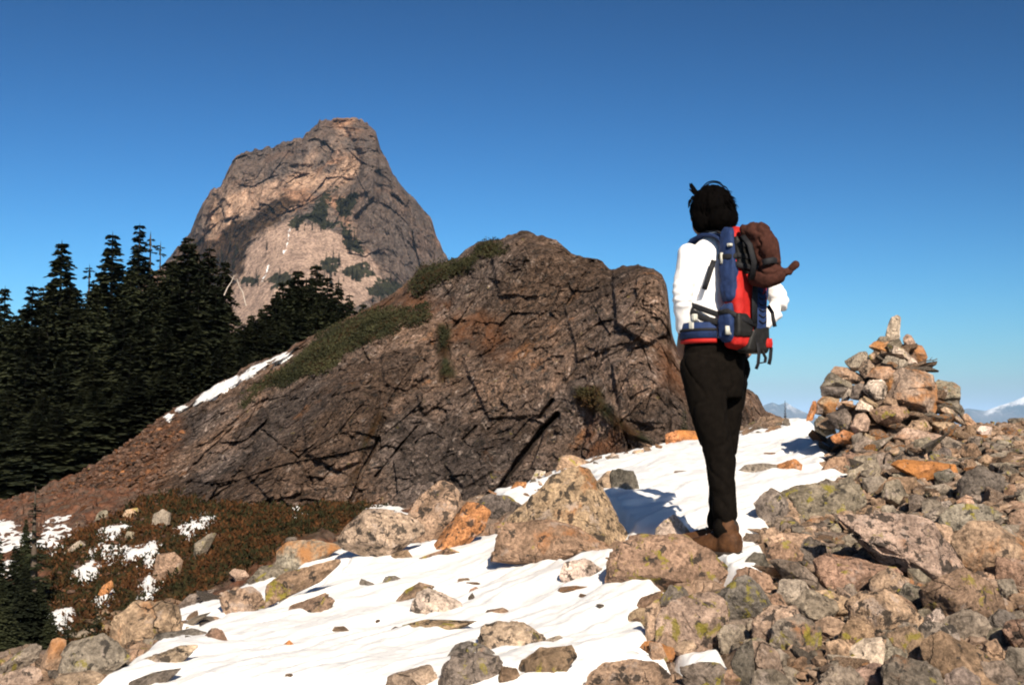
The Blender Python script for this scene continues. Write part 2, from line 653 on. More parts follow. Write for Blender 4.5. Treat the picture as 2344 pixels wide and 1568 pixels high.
# ---- materials of the ground
m = NT("talus_ground")
pos = position(m)
hea, scr, _b, _al = m.chan("mask")
base = m.mix(m.ramp(m.noise(pos, 0.9, 5), 0.4, 0.6), (0.26, 0.175, 0.12), (0.15, 0.115, 0.093))
c, h = rock_layers(m, pos, base, 1.6, 0.60, 0.60, 0.60, 0.60)
sb = m.mix(m.ramp(m.noise(pos, 2.2, 5), 0.4, 0.6), (0.110, 0.050, 0.030), (0.085, 0.058, 0.044))
c2 = m.scale_col(sb, m.ramp(m.noise(pos, 9, 6, 0.7), 0.3, 0.7, 0.5, 1.6))
c = m.mix(scr, c, c2)
hc = m.mix(m.ramp(m.noise(pos, 3.0, 6, 0.7), 0.42, 0.6), (0.062, 0.028, 0.012), (0.034, 0.030, 0.012))
c = m.mix(hea, c, hc)
M_GROUND = m.done(c, 0.95, m.bump(h, 0.8, 0.03), 0.1)

m = NT("snow")
pos = position(m)
d = m.noise(pos, 5, 6, 0.65)
c = m.mix(m.ramp(d, 0.62, 0.78, 0, 0.30), (0.77, 0.765, 0.76), (0.50, 0.39, 0.31))
h = m.math('ADD', m.noise(pos, 7, 5, 0.6), m.math('MULTIPLY', m.noise(pos, 60, 3), 0.15))
M_SNOW = m.done(c, 0.6, m.bump(h, 0.35, 0.03), 0.25)
M_SNOW.node_tree.nodes['Principled BSDF'].inputs['Subsurface Weight'].default_value = 0.0

msk = np.stack([heath, left_slope, snowy, np.ones_like(heath)], -1)
me = mesh_np("ground", G.reshape(-1, 3), grid_faces(NL, NA), M_GROUND, False, {"mask": msk.reshape(-1, 4)})
tag(link("ground", me), kind="structure")

gf = grid_faces(NL, NA)
kf = keep.ravel()[gf].any(1)
gf = gf[kf]
used = np.unique(gf)
remap = np.zeros(NL * NA, np.int64)
remap[used] = np.arange(len(used))
me = mesh_np("snow", Sn.reshape(-1, 3)[used], remap[gf], M_SNOW, True)
tag(link("snow", me), kind="structure")


def surf_z(x, y):
    """height of the finished ground (with its blocks) by grid lookup"""
    a, l = x / y, math.log(y)
    i = int(np.clip(round((l - _ll[0]) / (_ll[-1] - _ll[0]) * (NL - 1)), 0, NL - 1))
    j = int(np.clip(round((a + 0.60) / 1.20 * (NA - 1)), 0, NA - 1))
    return float(max(G[i, j, 2], Sn[i, j, 2] if keep[i, j] else -99))


# ------------------------------------------------------------------ relief builder for crags
def relief(name, top, bottom_v, ctrl, step, disp_fn, edge, back, mat, mask_fn=None, rows_ref=None, scl=1.0, jag=0.0, seed=1, jf=40.0):
    """a crag: its skyline is a traced profile, its face lies at the distances of the control
    points, rolls away at the skyline, and a back slope closes it behind"""
    top = np.array(top, float)
    u = np.arange(top[0, 0], top[-1, 0] + 0.1, step)
    tv = np.interp(u, top[:, 0], top[:, 1])
    if jag:
        z0 = np.zeros_like(u)
        tv = tv + jag * fbm(np.stack([u / jf, z0, z0], -1), 5, seed, 0.65)
    c = np.array(ctrl, float)
    yt = TPS(c[:, 0] / 500, c[:, 1] / 500, c[:, 2], 1e-3)
    nr = int((bottom_v - tv.min()) / step) + 2
    t = np.linspace(0, 1, nr)[:, None]
    Uq = np.broadcast_to(u[None], (nr, len(u)))
    Vq = tv[None] + t * (bottom_v - tv[None])
    Y = yt(Uq / 500, Vq / 500)
    dv = (Vq - tv[None])
    ew, eh = edge
    k = np.clip(1 - dv / ew, 0, 1)
    Y = Y + eh * k ** 2.2
    P = at(Uq, Vq, Y)
    D = disp_fn(P, Uq, Vq)
    fade = smooth(0, ew * 0.15, dv) * 0.75 + 0.25
    Y2 = Y + D * fade
    P = at(Uq, Vq, Y2)
    rows = [P]
    last = P[0]
    for kk in range(1, 7):
        b = last.copy()
        b[:, 1] += back * kk * kk / 12
        b[:, 0] *= 1 - 0.004 * kk
        b[:, 2] -= back * 0.10 * kk * kk / 6 + 0.0
        rows.insert(0, b[None])
    allp = np.concatenate([r.reshape(-1, len(u), 3) for r in rows], 0)
    mk = None
    if mask_fn is not None:
        mk = mask_fn(P, Uq, Vq)
        mk = np.concatenate([np.repeat(mk[:1], 6, 0), mk], 0).reshape(-1, 4)
    me = mesh_np(name, allp.reshape(-1, 3), grid_faces(allp.shape[0], len(u)), mat, False, {"mask": mk} if mk is not None else None)
    return me, (u, tv, P, Uq, Vq)


class Surf:
    """pixel -> point on a built relief"""
    def __init__(self, data, bottom_v):
        self.u, self.tv, self.P, _, _ = data
        self.b = bottom_v

    def __call__(self, u, v):
        j = int(np.clip(np.searchsorted(self.u, u), 0, len(self.u) - 1))
        t = (v - self.tv[j]) / (self.b - self.tv[j])
        i = int(np.clip(round(t * (self.P.shape[0] - 1)), 0, self.P.shape[0] - 1))
        return self.P[i, j]


def poly_mask(polys, U, V, soft, warp):
    m_ = np.full(np.shape(U), -100.0)
    for q in polys:
        m_ = np.maximum(m_, near_poly(q, U, V, 100))
    return smooth(-soft, soft, m_ + warp)


# ------------------------------------------------------------------ the outcrop in the middle distance
OUT_TOP = [(20, 1160), (60, 1148), (110, 1130), (180, 1085), (240, 1050), (290, 1012), (370, 958), (450, 905), (520, 865), (600, 825), (680, 790), (720, 772),
           (780, 740), (830, 712), (900, 668), (940, 640), (960, 614), (1000, 600), (1040, 592), (1065, 572), (1100, 550), (1140, 545),
           (1165, 533), (1200, 530), (1240, 538), (1275, 552), (1300, 572), (1330, 588), (1380, 598), (1395, 612), (1420, 613), (1460, 605),
           (1495, 610), (1515, 628), (1527, 655), (1532, 700), (1538, 760), (1550, 800), (1580, 830), (1640, 850), (1700, 882), (1735, 902),
           (1752, 935), (1790, 955), (1815, 972), (1840, 1000)]
OUT_CTRL = [(20, 1170, 25), (350, 1150, 22), (800, 1160, 19.5), (1100, 1150, 18.6), (1560, 1040, 17.4), (800, 900, 22.0), (1180, 850, 20.6), (1500, 850, 18.2),
            (200, 1080, 25.5), (420, 950, 26), (700, 790, 25.5), (900, 690, 25), (1180, 545, 23.5), (1400, 610, 21.5), (1480, 640, 20.0), (1535, 800, 19.2),
            (1700, 900, 21), (1750, 950, 22), (1830, 1000, 22), (1700, 1010, 20), (600, 1000, 22.5), (1000, 700, 24), (1300, 700, 21.4), (1000, 1000, 20.3), (1350, 1000, 18.8)]
CRACKS = [((1275, 950), (1240, 985), (1190, 1050), (1145, 1120), 12), ((955, 975), (900, 1040), (860, 1090), 6), ((1265, 915), (1235, 955), 7),
          ((1090, 975), (1060, 1005), 5), ((820, 770), (850, 850), (870, 900), (850, 1000), 3), ((1020, 740), (1030, 830), (1000, 870), 4), ((1380, 560), (1330, 640), (1300, 700), 3),
          ((600, 985), (700, 1060), (720, 1130), 3), ((430, 1080), (500, 1010), (560, 950), 3),
          ((740, 1000), (690, 1040), (640, 1100), 4), ((1480, 640), (1460, 760), (1490, 850), 3), ((1520, 770), (1450, 800), (1400, 880), 3),
          ((880, 960), (860, 1020), (830, 1080), (800, 1150), 5)]


def line_d(path, U, V):
    d = np.full(np.shape(U), 1e9)
    for (ax, ay), (bx, by) in zip(path[:-1], path[1:]):
        ex, ey = bx - ax, by - ay
        t = np.clip(((U - ax) * ex + (V - ay) * ey) / (ex * ex + ey * ey), 0, 1)
        d = np.minimum(d, np.hypot(U - ax - ex * t, V - ay - ey * t))
    return d


BULGE = [([(690, 960), (700, 900), (760, 868), (830, 885), (855, 930), (850, 990), (830, 1060), (770, 1080), (700, 1040)], 0.40),
         ([(1400, 614), (1460, 600), (1500, 610), (1530, 700), (1537, 760), (1480, 790), (1410, 740)], 0.45), ([(950, 900), (1000, 760), (1040, 780), (1035, 900), (970, 950)], 0.30),
         ([(870, 810), (950, 730), (995, 750), (985, 860), (930, 900), (880, 880)], 0.30), ([(1060, 830), (1200, 790), (1280, 850), (1250, 950), (1120, 960)], 0.28),
         ([(590, 1000), (700, 1060), (690, 1130), (620, 1150), (560, 1080)], 0.35), ([(1290, 700), (1380, 660), (1400, 800), (1320, 830)], 0.25), ([(1120, 560), (1200, 540), (1270, 580), (1230, 680), (1140, 680)], 0.30),
         ([(1040, 980), (1110, 960), (1130, 1080), (1060, 1120), (1010, 1060)], 0.25), ([(440, 1010), (560, 960), (590, 1020), (520, 1110), (430, 1100)], 0.30), ([(1400, 830), (1480, 810), (1530, 900), (1500, 980), (1420, 960)], 0.25)]
SCREE = [(0, 1200), (20, 1140), (180, 1070), (300, 985), (400, 930), (420, 990), (380, 1080), (330, 1150), (200, 1220)]


def out_disp(P, U, V):
    w = poly_mask([SCREE], U, V, 30, 20 * fbm(P * 0.8, 3, 3))
    D = 0.42 * blocks(P * np.array([1, 0.7, 0.8]), 2.6, 41, 0.7, 0.08, 0.7, 0.0) + 0.19 * blocks(P, 1.0, 42, 0.85, 0.08, 0.7, 0.04) + 0.10 * blocks(P, 0.40, 43, 1.0, 0.1, 0.6, 0.2) + 0.065 * blocks(P, 0.18, 47, 1.0, 0.15, 0.7) + 0.09 * fbm(P * 2.2, 5, 44, 0.6)
    Ds = 0.22 * blocks(P, 0.55, 45, 1.2, 0.25, 0.6) + 0.12 * blocks(P, 0.25, 46, 1.2, 0.25, 0.6)
    D = D * (1 - w) * 0.92 + Ds * w * 0.75
    wob = 9 * fbm(P * 1.5, 4, 51, 0.65)
    for cr in CRACKS:
        d = line_d(cr[:-1], U, V) + wob
        D = D + 0.055 * cr[-1] * (1 - smooth(cr[-1] * 0.25, cr[-1] * 0.8, d))
    wb = 5 * fbm(P * 1.3, 4, 57, 0.6)
    for q, a in BULGE:
        D = D - 0.6 * a * smooth(-3, 6, near_poly(q, U, V, 40) + wb)
    g = poly_mask(GREEN, U, V, 18, 12 * fbm(P * 1.2, 3, 52))
    return D * (1 - 0.5 * g) - 0.25 * g


GREEN = [[(690, 800), (760, 745), (860, 712), (915, 722), (900, 765), (820, 790), (740, 850), (690, 860), (640, 880), (600, 900), (560, 930), (580, 880), (640, 840)],
         [(945, 650), (970, 612), (1040, 592), (1100, 600), (1060, 620), (1000, 645), (960, 672)],
         [(1085, 560), (1120, 545), (1155, 580), (1110, 585)], [(930, 720), (975, 705), (985, 735), (940, 745)],
         [(1310, 885), (1370, 890), (1420, 950), (1490, 1010), (1440, 1010), (1380, 960), (1320, 920)], [(1000, 740), (1025, 745), (1035, 860), (1010, 870)],
         [(830, 1000), (870, 930), (880, 960), (850, 1010), (815, 1110), (790, 1130)]]
RUST = [[(880, 690), (960, 655), (1000, 690), (1090, 720), (1180, 760), (1170, 820), (1060, 790), (980, 740), (900, 720)], [(1490, 780), (1560, 790), (1575, 900), (1510, 870)],
        [(720, 770), (900, 665), (940, 660), (800, 735)], [(520, 860), (700, 770), (705, 780), (540, 865)], [(1340, 950), (1400, 960), (1420, 1040), (1330, 1050)], SCREE]


def out_mask(P, U, V):
    g = poly_mask(GREEN, U, V, 10, 16 * fbm(P * 1.6, 4, 61))
    r = poly_mask(RUST, U, V, 30, 25 * fbm(P * 1.1, 4, 62))
    s = poly_mask([SCREE], U, V, 30, 20 * fbm(P * 0.8, 3, 3))
    d = np.full(np.shape(U), 0.0)
    for cr in CRACKS:
        d = d
    return np.stack([g, r, s, np.ones_like(g)], -1)


m = NT("outcrop_rock")
pos = position(m)
g, r, s, _al = m.chan("mask")
base = m.mix(m.ramp(m.noise(pos, 0.35, 5), 0.4, 0.6), (0.155, 0.101, 0.072), (0.105, 0.080, 0.068))
c, h = rock_layers(m, pos, base, 1.0, 0.60, 0.64, 0.57, 0.58, (0.25, 0.115, 0.05), (0.20, 0.165, 0.04), 1.25)
fine = m.noise(pos, 14, 8, 0.78)
c = m.scale_col(c, m.ramp(fine, 0.33, 0.67, 0.35, 1.85))
big = m.n('ShaderNodeTexVoronoi')
m.l(pos, big.inputs['Vector'])
big.inputs['Scale'].default_value = 0.62
bsc = m.n('ShaderNodeSeparateColor')
m.l(big.outputs['Color'], bsc.inputs[0])
c = m.scale_col(c, m.ramp(m.math('ADD', bsc.outputs[0], m.math('MULTIPLY', m.math('SUBTRACT', m.noise(pos, 1.2, 6), 0.5), 1.2)), 0.1, 0.9, 0.72, 1.45))
c = m.mix(m.math('MULTIPLY', r, m.ramp(m.noise(pos, 1.8, 7, 0.7), 0.35, 0.62, 0.0, 0.8)), c, (0.22, 0.095, 0.045))
c = m.mix(m.math('MULTIPLY', g, 0.95), c, m.mix(m.ramp(m.noise(pos, 2.0, 5), 0.4, 0.6), (0.030, 0.036, 0.014), (0.060, 0.030, 0.012)))
M_OUT = m.done(c, 0.95, m.bump(m.math('ADD', h, fine), 1.0, 0.10), 0.1)
me, d_out = relief("rock_outcrop", OUT_TOP, 1230, OUT_CTRL, 2.6, out_disp, (60, 0.8), 6.0, M_OUT, out_mask, jag=13.0, seed=71)
tag(link("rock_outcrop", me), "broad grey brown rock outcrop with diagonal cracks rising behind the snow and the hiker", "rock outcrop")
OUT = Surf(d_out, 1230)

# snow lying along the left shoulder of the outcrop
STRIP = [[(446, 928), (470, 892), (520, 866), (600, 830), (684, 790), (664, 826), (600, 850), (545, 880), (485, 918)], [(366, 960), (380, 945), (392, 950), (384, 962)],
         [(400, 935), (418, 925), (428, 932), (410, 942)], [(712, 778), (722, 772), (727, 778), (716, 784)]]
u, tv, P, Uq, Vq = d_out
w_ = np.full(Uq.shape, -30.0)
for q in STRIP:
    w_ = np.maximum(w_, near_poly(q, Uq, Vq, 30))
w_ = w_ - 4 + 14 * fbm(P * 2.6, 4, 81)
Yb = P[..., 1]
ys = Yb.copy()
for _ in range(6):     # snow evens out the blocks beneath it
    ys[1:-1, 1:-1] = np.minimum(ys[1:-1, 1:-1], (ys[:-2, 1:-1] + ys[2:, 1:-1] + ys[1:-1, :-2] + ys[1:-1, 2:]) / 4)
ysn = ys + 0.15 - 0.42 * smooth(-8, 8, w_)
Ps = P * (ysn / Yb)[..., None]
gf = grid_faces(*Uq.shape)
gf = gf[(w_.ravel()[gf] > -8).any(1)]
used = np.unique(gf)
remap = np.zeros(Uq.size, np.int64)
remap[used] = np.arange(len(used))
me = mesh_np("snow_strip", Ps.reshape(-1, 3)[used], remap[gf], M_SNOW, True)
tag(link("snow_strip", me), kind="structure")

# ------------------------------------------------------------------ the peak
PK_TOP = [(-420, 1060), (-200, 1030), (0, 1010), (120, 990), (200, 960), (250, 820), (290, 720), (325, 655), (375, 604), (402, 572), (436, 530), (452, 490), (476, 450), (488, 432), (504, 427), (513, 405), (526, 378), (540, 355),
          (562, 347), (600, 340), (640, 330), (692, 314), (706, 302), (716, 292), (732, 274), (760, 271), (826, 272), (840, 284), (860, 303), (868, 335),
          (885, 365), (900, 400), (930, 440), (960, 470), (985, 500), (1000, 540), (1018, 580), (1030, 605), (1100, 670), (1200, 740), (1300, 800)]
PK_CTRL = [(200, 720, 1050), (400, 600, 980), (460, 470, 970), (560, 360, 990), (760, 280, 1000), (860, 330, 970), (1000, 560, 950), (1200, 760, 950), (560, 470, 940),
           (700, 400, 950), (880, 450, 900), (900, 600, 880), (650, 500, 905), (650, 600, 850), (640, 740, 760), (780, 740, 770), (520, 640, 890), (400, 700, 900), (640, 900, 660), (300, 900, 760), (900, 900, 720), (1200, 900, 800), (800, 520, 890), (780, 620, 850)]
TALUS = [P2D([(1220, 870), (1240, 700), (1320, 640), (1440, 560), (1500, 560), (1620, 600), (1720, 640), (1730, 700), (1850, 740), (1900, 800), (1930, 900), (1780, 1000), (1150, 1100), (1080, 1000), (1180, 900)])]
BAND = [P2D([(1090, 650), (1180, 580), (1300, 520), (1430, 430), (1520, 470), (1400, 560), (1280, 650), (1230, 760), (1220, 830), (1150, 880), (1000, 900), (900, 760), (980, 640)])]
VEG = [P2D(q) for q in ([(1530, 545), (1580, 490), (1640, 410), (1690, 400), (1630, 470), (1650, 560), (1700, 575), (1690, 610), (1600, 595)], [(1690, 530), (1690, 460), (1800, 410), (1790, 470), (1740, 540), (1700, 560)],
       [(1715, 580), (1770, 600), (1785, 660), (1820, 720), (1740, 725), (1715, 640)], [(1460, 590), (1480, 545), (1540, 545), (1490, 615)],
       [(1710, 850), (1740, 800), (1830, 780), (1880, 830), (1780, 860)], [(1600, 800), (1620, 760), (1700, 720), (1720, 790), (1640, 820)], [(1840, 930), (1900, 860), (1960, 840), (2030, 900), (1900, 960)],
       [(1220, 870), (1240, 845), (1300, 855), (1290, 880)], [(1330, 870), (1390, 830), (1450, 825), (1500, 880), (1400, 900)])]
PALE = [P2D([(1080, 600), (1090, 470), (1150, 410), (1280, 390), (1430, 340), (1560, 290), (1660, 310), (1740, 250), (1800, 190), (1790, 330), (1720, 400), (1580, 420), (1440, 420), (1300, 520), (1180, 570), (1100, 640)])]
STREAK = [(P2D([(1455, 605), (1450, 650), (1440, 700), (1425, 725)]), 5), (P2D([(1350, 790), (1335, 840), (1310, 880)]), 4)]


def pk_disp(P, U, V):
    ta = poly_mask(TALUS, U, V, 10, 8 * fbm(P * 0.03, 3, 91))
    q = P * np.array([1, 0.8, 0.42])
    D = 10 * blocks(q, 60, 92, 0.9, 0.1, 0.5, 0.0) + 6.5 * blocks(q, 24, 93, 0.9, 0.1, 0.6, 0.05) + 3.2 * blocks(q, 10, 94, 1.0, 0.1, 0.7, 0.1) + 1.4 * blocks(q, 4.5, 98, 1.0, 0.4, 0.8, 0.2) + 8 * fbm(P * np.array([0.06, 0.03, 0.02]), 5, 95, 0.6)
    rid = 17 * (np.abs(fbm(P * np.array([0.035, 0.02, 0.012]) + 0.02 * P[..., 2:3], 4, 96)) - 0.25)
    # the shoulder on the left stands in front of the gully, a buttress bounds the face on the right
    D = (D + rid) * (1 - ta) + ta * 2.5 * fbm(P * 0.1, 4, 97)
    gl = 25 * (1 - smooth(4, 26, line_d(P2D([(1040, 420), (1085, 480), (1075, 620)]), U, V)))
    gl = gl + 22 * (1 - smooth(4, 20, line_d(P2D([(1700, 90), (1790, 230), (1790, 330), (1730, 400)]), U, V)))
    gl = gl + 18 * (1 - smooth(3, 14, line_d(P2D([(1900, 330), (1900, 450), (1800, 560)]), U, V)))
    return D + gl * 0.6


def pk_mask(P, U, V):
    ta = poly_mask(TALUS, U, V, 5, 8 * fbm(P * 0.05, 4, 101))
    bd = poly_mask(BAND, U, V, 8, 24 * fbm(P * 0.06, 5, 102, 0.65))
    vg = poly_mask(VEG, U, V, 4, 16 * fbm(P * 0.10, 5, 103, 0.65) + 16 * fbm(P * 0.28, 3, 108))
    pa = poly_mask(PALE, U, V, 14, 20 * fbm(P * 0.05, 5, 104))
    sk = np.zeros(np.shape(U))
    for ln, wd in STREAK:
        sk = np.maximum(sk, (1 - smooth(wd * 0.2, wd * 0.6, line_d(ln, U, V) + 3 * fbm(P * 0.25, 3, 105))) * (fbm(P * 0.3, 2, 109) > -0.05))
    pa = np.where(sk > 0.5, 2.0, pa)
    return np.stack([ta, bd, vg, pa], -1)


m = NT("peak_rock")
pos = position(m)
ta, bd, vg, pa = m.chan("mask")
sv = m.n('ShaderNodeVectorMath', operation='MULTIPLY')
m.l(pos, sv.inputs[0])
sv.inputs[1].default_value = (1, 0.6, 0.35)
ps = sv.outputs[0]
n1 = m.noise(ps, 0.030, 8, 0.68)
n2 = m.noise(ps, 0.16, 7, 0.7)
n3 = m.noise(pos, 0.5, 4, 0.7)
c = m.mix(m.ramp(n1, 0.40, 0.60), (0.235, 0.160, 0.118), (0.105, 0.083, 0.072))
c = m.mix(m.ramp(m.noise(pos, 0.022, 6, 0.6), 0.50, 0.62, 0, 0.75), c, (0.27, 0.145, 0.085))
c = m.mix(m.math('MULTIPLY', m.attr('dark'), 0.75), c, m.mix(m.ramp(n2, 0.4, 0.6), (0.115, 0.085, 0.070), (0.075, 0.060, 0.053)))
c = m.mix(m.ramp(pa, 0.2, 1.0, 0, 0.80), c, m.mix(m.ramp(n1, 0.4, 0.6), (0.47, 0.31, 0.215), (0.29, 0.19, 0.135)))
c = m.mix(m.ramp(ta, 0.1, 0.9), c, m.mix(m.ramp(n2, 0.35, 0.65), (0.36, 0.25, 0.195), (0.27, 0.19, 0.145)))
c = m.mix(m.ramp(bd, 0.1, 0.9, 0, 0.92), c, m.mix(m.ramp(n2, 0.4, 0.6), (0.020, 0.012, 0.006), (0.048, 0.028, 0.014)))
c = m.mix(m.ramp(vg, 0.2, 0.8, 0, 0.96), c, (0.020, 0.022, 0.011))
c = m.scale_col(c, m.math('MULTIPLY', m.ramp(n2, 0.28, 0.72, 0.45, 1.5), m.ramp(n3, 0.3, 0.7, 0.55, 1.45)))
c = m.mix(m.ramp(pa, 1.2, 1.8), c, (0.85, 0.85, 0.85))
M_PEAK = m.done(c, 0.95, m.bump(m.math('ADD', n2, m.math('MULTIPLY', n3, 0.3)), 1.0, 4.0), 0.05)
me, d_pk = relief("mountain_peak", PK_TOP, 1100, PK_CTRL, 2.0, pk_disp, (30, 22.0), 420.0, M_PEAK, pk_mask, jag=10.0, seed=111, jf=13.0)
u2, tv2, P2, U2, V2 = d_pk
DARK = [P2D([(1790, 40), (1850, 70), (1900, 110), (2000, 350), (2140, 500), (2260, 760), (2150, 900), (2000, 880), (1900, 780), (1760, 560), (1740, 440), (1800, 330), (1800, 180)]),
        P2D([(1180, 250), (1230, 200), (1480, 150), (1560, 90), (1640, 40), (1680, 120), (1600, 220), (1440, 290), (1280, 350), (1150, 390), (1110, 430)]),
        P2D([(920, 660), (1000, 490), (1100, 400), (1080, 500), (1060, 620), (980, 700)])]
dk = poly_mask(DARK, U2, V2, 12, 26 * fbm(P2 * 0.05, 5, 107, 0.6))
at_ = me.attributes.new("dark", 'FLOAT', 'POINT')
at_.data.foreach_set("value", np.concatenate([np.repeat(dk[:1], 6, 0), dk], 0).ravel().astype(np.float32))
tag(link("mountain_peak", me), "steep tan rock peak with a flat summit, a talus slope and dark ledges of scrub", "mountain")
PEAK = Surf(d_pk, 1100)

# ------------------------------------------------------------------ valley floor out to the horizon
nr, nt = 150, 220
rr = np.exp(np.linspace(math.log(30), math.log(60000), nr))[:, None]
th = np.linspace(0, 2 * math.pi, nt)[None]
X, Yv = rr * np.sin(th), rr * np.cos(th)
zz = -14 - 620 * (1 - np.exp(-rr / 900)) + 0 * th
zz = zz + 0.05 * rr * np.clip(1, 0, 1) * 0.4 * fbm(np.stack([X / 2600, Yv / 2600, 0 * X], -1), 5, 121) * smooth(600, 2500, rr)
m = NT("valley_forest")
pos = position(m)
c = m.mix(m.ramp(m.noise(pos, 0.01, 8, 0.7), 0.4, 0.65), (0.018, 0.026, 0.014), (0.055, 0.05, 0.03))
M_VAL = m.done(c, 1.0, None, 0.05)
me = mesh_np("valley", np.stack([X, Yv, zz], -1).reshape(-1, 3), grid_faces(nr, nt), M_VAL, True)
tag(link("valley", me), kind="structure")

# ------------------------------------------------------------------ far snowy ranges
m = NT("far_mountain")
pos = position(m)
geo = m.n('ShaderNodeNewGeometry')
sep = m.n('ShaderNodeSeparateXYZ')
m.l(pos, sep.inputs[0])
n = m.noise(pos, 0.0016, 8, 0.7)
hgt = m.math('ADD', sep.outputs[2], m.math('MULTIPLY', m.math('SUBTRACT', n, 0.5), 900))
snow = m.ramp(hgt, 150, 330, 0, 0.85)
c = m.mix(snow, m.mix(m.ramp(n, 0.4, 0.6), (0.03, 0.04, 0.03), (0.10, 0.085, 0.07)), (0.85, 0.85, 0.86))
M_FAR = m.done(c, 0.95, m.bump(n, 1.0, 120), 0.05)


def range_mesh(name, prof, Yd, base_z, seed, rough=1.0):
    p = np.array([pt(u, v, Yd) for u, v in prof])
    xs = np.linspace(p[0, 0], p[-1, 0], 240)
    hz = np.interp(xs, p[:, 0], p[:, 2])
    z0 = np.zeros_like(xs)
    hz = hz + rough * 60 * fbm(np.stack([xs / 900, z0, z0], -1), 5, seed, 0.6)
    ks = np.linspace(-1, 1, 61)[:, None]
    dep = 3200.0
    f = 1 - np.abs(ks) ** 0.8
    Xg = np.broadcast_to(xs[None], (61, 240))
    Yg = Yd + ks * dep + 0 * Xg
    N = fbm(np.stack([Xg / 1100, Yg / 1100, 0 * Xg], -1), 6, seed + 1, 0.6)
    Z = base_z + (hz[None] - base_z) * f + N * 420 * (np.abs(ks) ** 0.6) * f * 1.4
    me = mesh_np(name, np.stack([Xg, Yg, Z], -1).reshape(-1, 3), grid_faces(61, 240), M_FAR, False)
    tag(link(name, me), kind="structure")


range_mesh("hills", [(1300, 960), (1500, 950), (1640, 930), (1700, 938), (1745, 926), (1768, 918), (1782, 924), (1800, 917), (1815, 926), (1835, 936), (1860, 950), (1950, 972), (2040, 985), (2120, 985)], 16000, -700, 131)
range_mesh("hills", [(1980, 985), (2080, 978), (2150, 955), (2215, 934), (2255, 938), (2290, 925), (2320, 916), (2350, 905), (2420, 870), (2480, 880), (2600, 940), (2800, 970)], 18000, -700, 133, 0.5)
range_mesh("hills", [(-900, 985), (-400, 950), (0, 975), (400, 960), (900, 975), (1400, 965)], 19000, -700, 135)

# ------------------------------------------------------------------ the air between
def box_mesh(name, lo, hi):
    x0, y0, z0 = lo
    x1, y1, z1 = hi
    v = [(x, y, z) for x in (x0, x1) for y in (y0, y1) for z in (z0, z1)]
    f = [(0, 1, 3, 2), (4, 6, 7, 5), (0, 4, 5, 1), (2, 3, 7, 6), (0, 2, 6, 4), (1, 5, 7, 3)]
    return mesh_np(name, v, np.array(f))


hz_m = bpy.data.materials.new("haze")
hz_m.use_nodes = True
ht = hz_m.node_tree
ht.nodes.clear()
ho = ht.nodes.new('ShaderNodeOutputMaterial')
pv = ht.nodes.new('ShaderNodeVolumePrincipled')
pv.inputs['Color'].default_value = (0.42, 0.66, 1.0, 1)
pv.inputs['Density'].default_value = HAZE_D = 3.6e-5
pv.inputs['Anisotropy'].default_value = -0.3
ht.links.new(pv.outputs[0], ho.inputs['Volume'])
me = box_mesh("haze", (-61000, -61000, -2600), (61000, 61000, 640))
me.materials.append(hz_m)
tag(link("haze", me), kind="stuff")
# ------------------------------------------------------------------ loose rocks
def ico(sub):
    bm = bmesh.new()
    bmesh.ops.create_icosphere(bm, subdivisions=sub, radius=1.0)
    v = np.array([x.co[:] for x in bm.verts])
    f = np.array([[l.index for l in x.verts] for x in bm.faces])
    bm.free()
    return v / np.linalg.norm(v, axis=1, keepdims=True), f


ICO = {k: ico(k) for k in (1, 2, 3, 4, 5, 6)}


def polytope(planes_n, planes_d, half, sub, rng, rough=0.05, soft=130.0):
    """convex stone cut by planes, its arrises worn and its faces pitted"""
    d0, f = ICO[sub]
    d = d0 * np.asarray(half)
    k = d @ planes_n.T / planes_d
    k = np.maximum(k, 1e-6)
    inv = (k ** soft).sum(1) ** (1.0 / soft)       # soft maximum of 1/r
    off = rng.uniform(-50, 50, 3)
    v = d / inv[:, None]
    q = d0 * 1.0 + off
    s = float(np.mean(half))
    qq = v / s + off
    bl = blocks(qq, 0.8, int(rng.integers(1000)), 1.2, 0.4, 0.5, 0.15) + 0.5 * blocks(qq, 0.33, int(rng.integers(1000)), 1.2, 0.4, 0.6, 0.25)
    n = rough * (0.35 * fbm(qq * 1.6, 3, 3) + 0.45 * fbm(qq * 6, 4, 5)) + rough * 1.35 * bl
    v = v * (1 + n)[:, None]
    return v, f


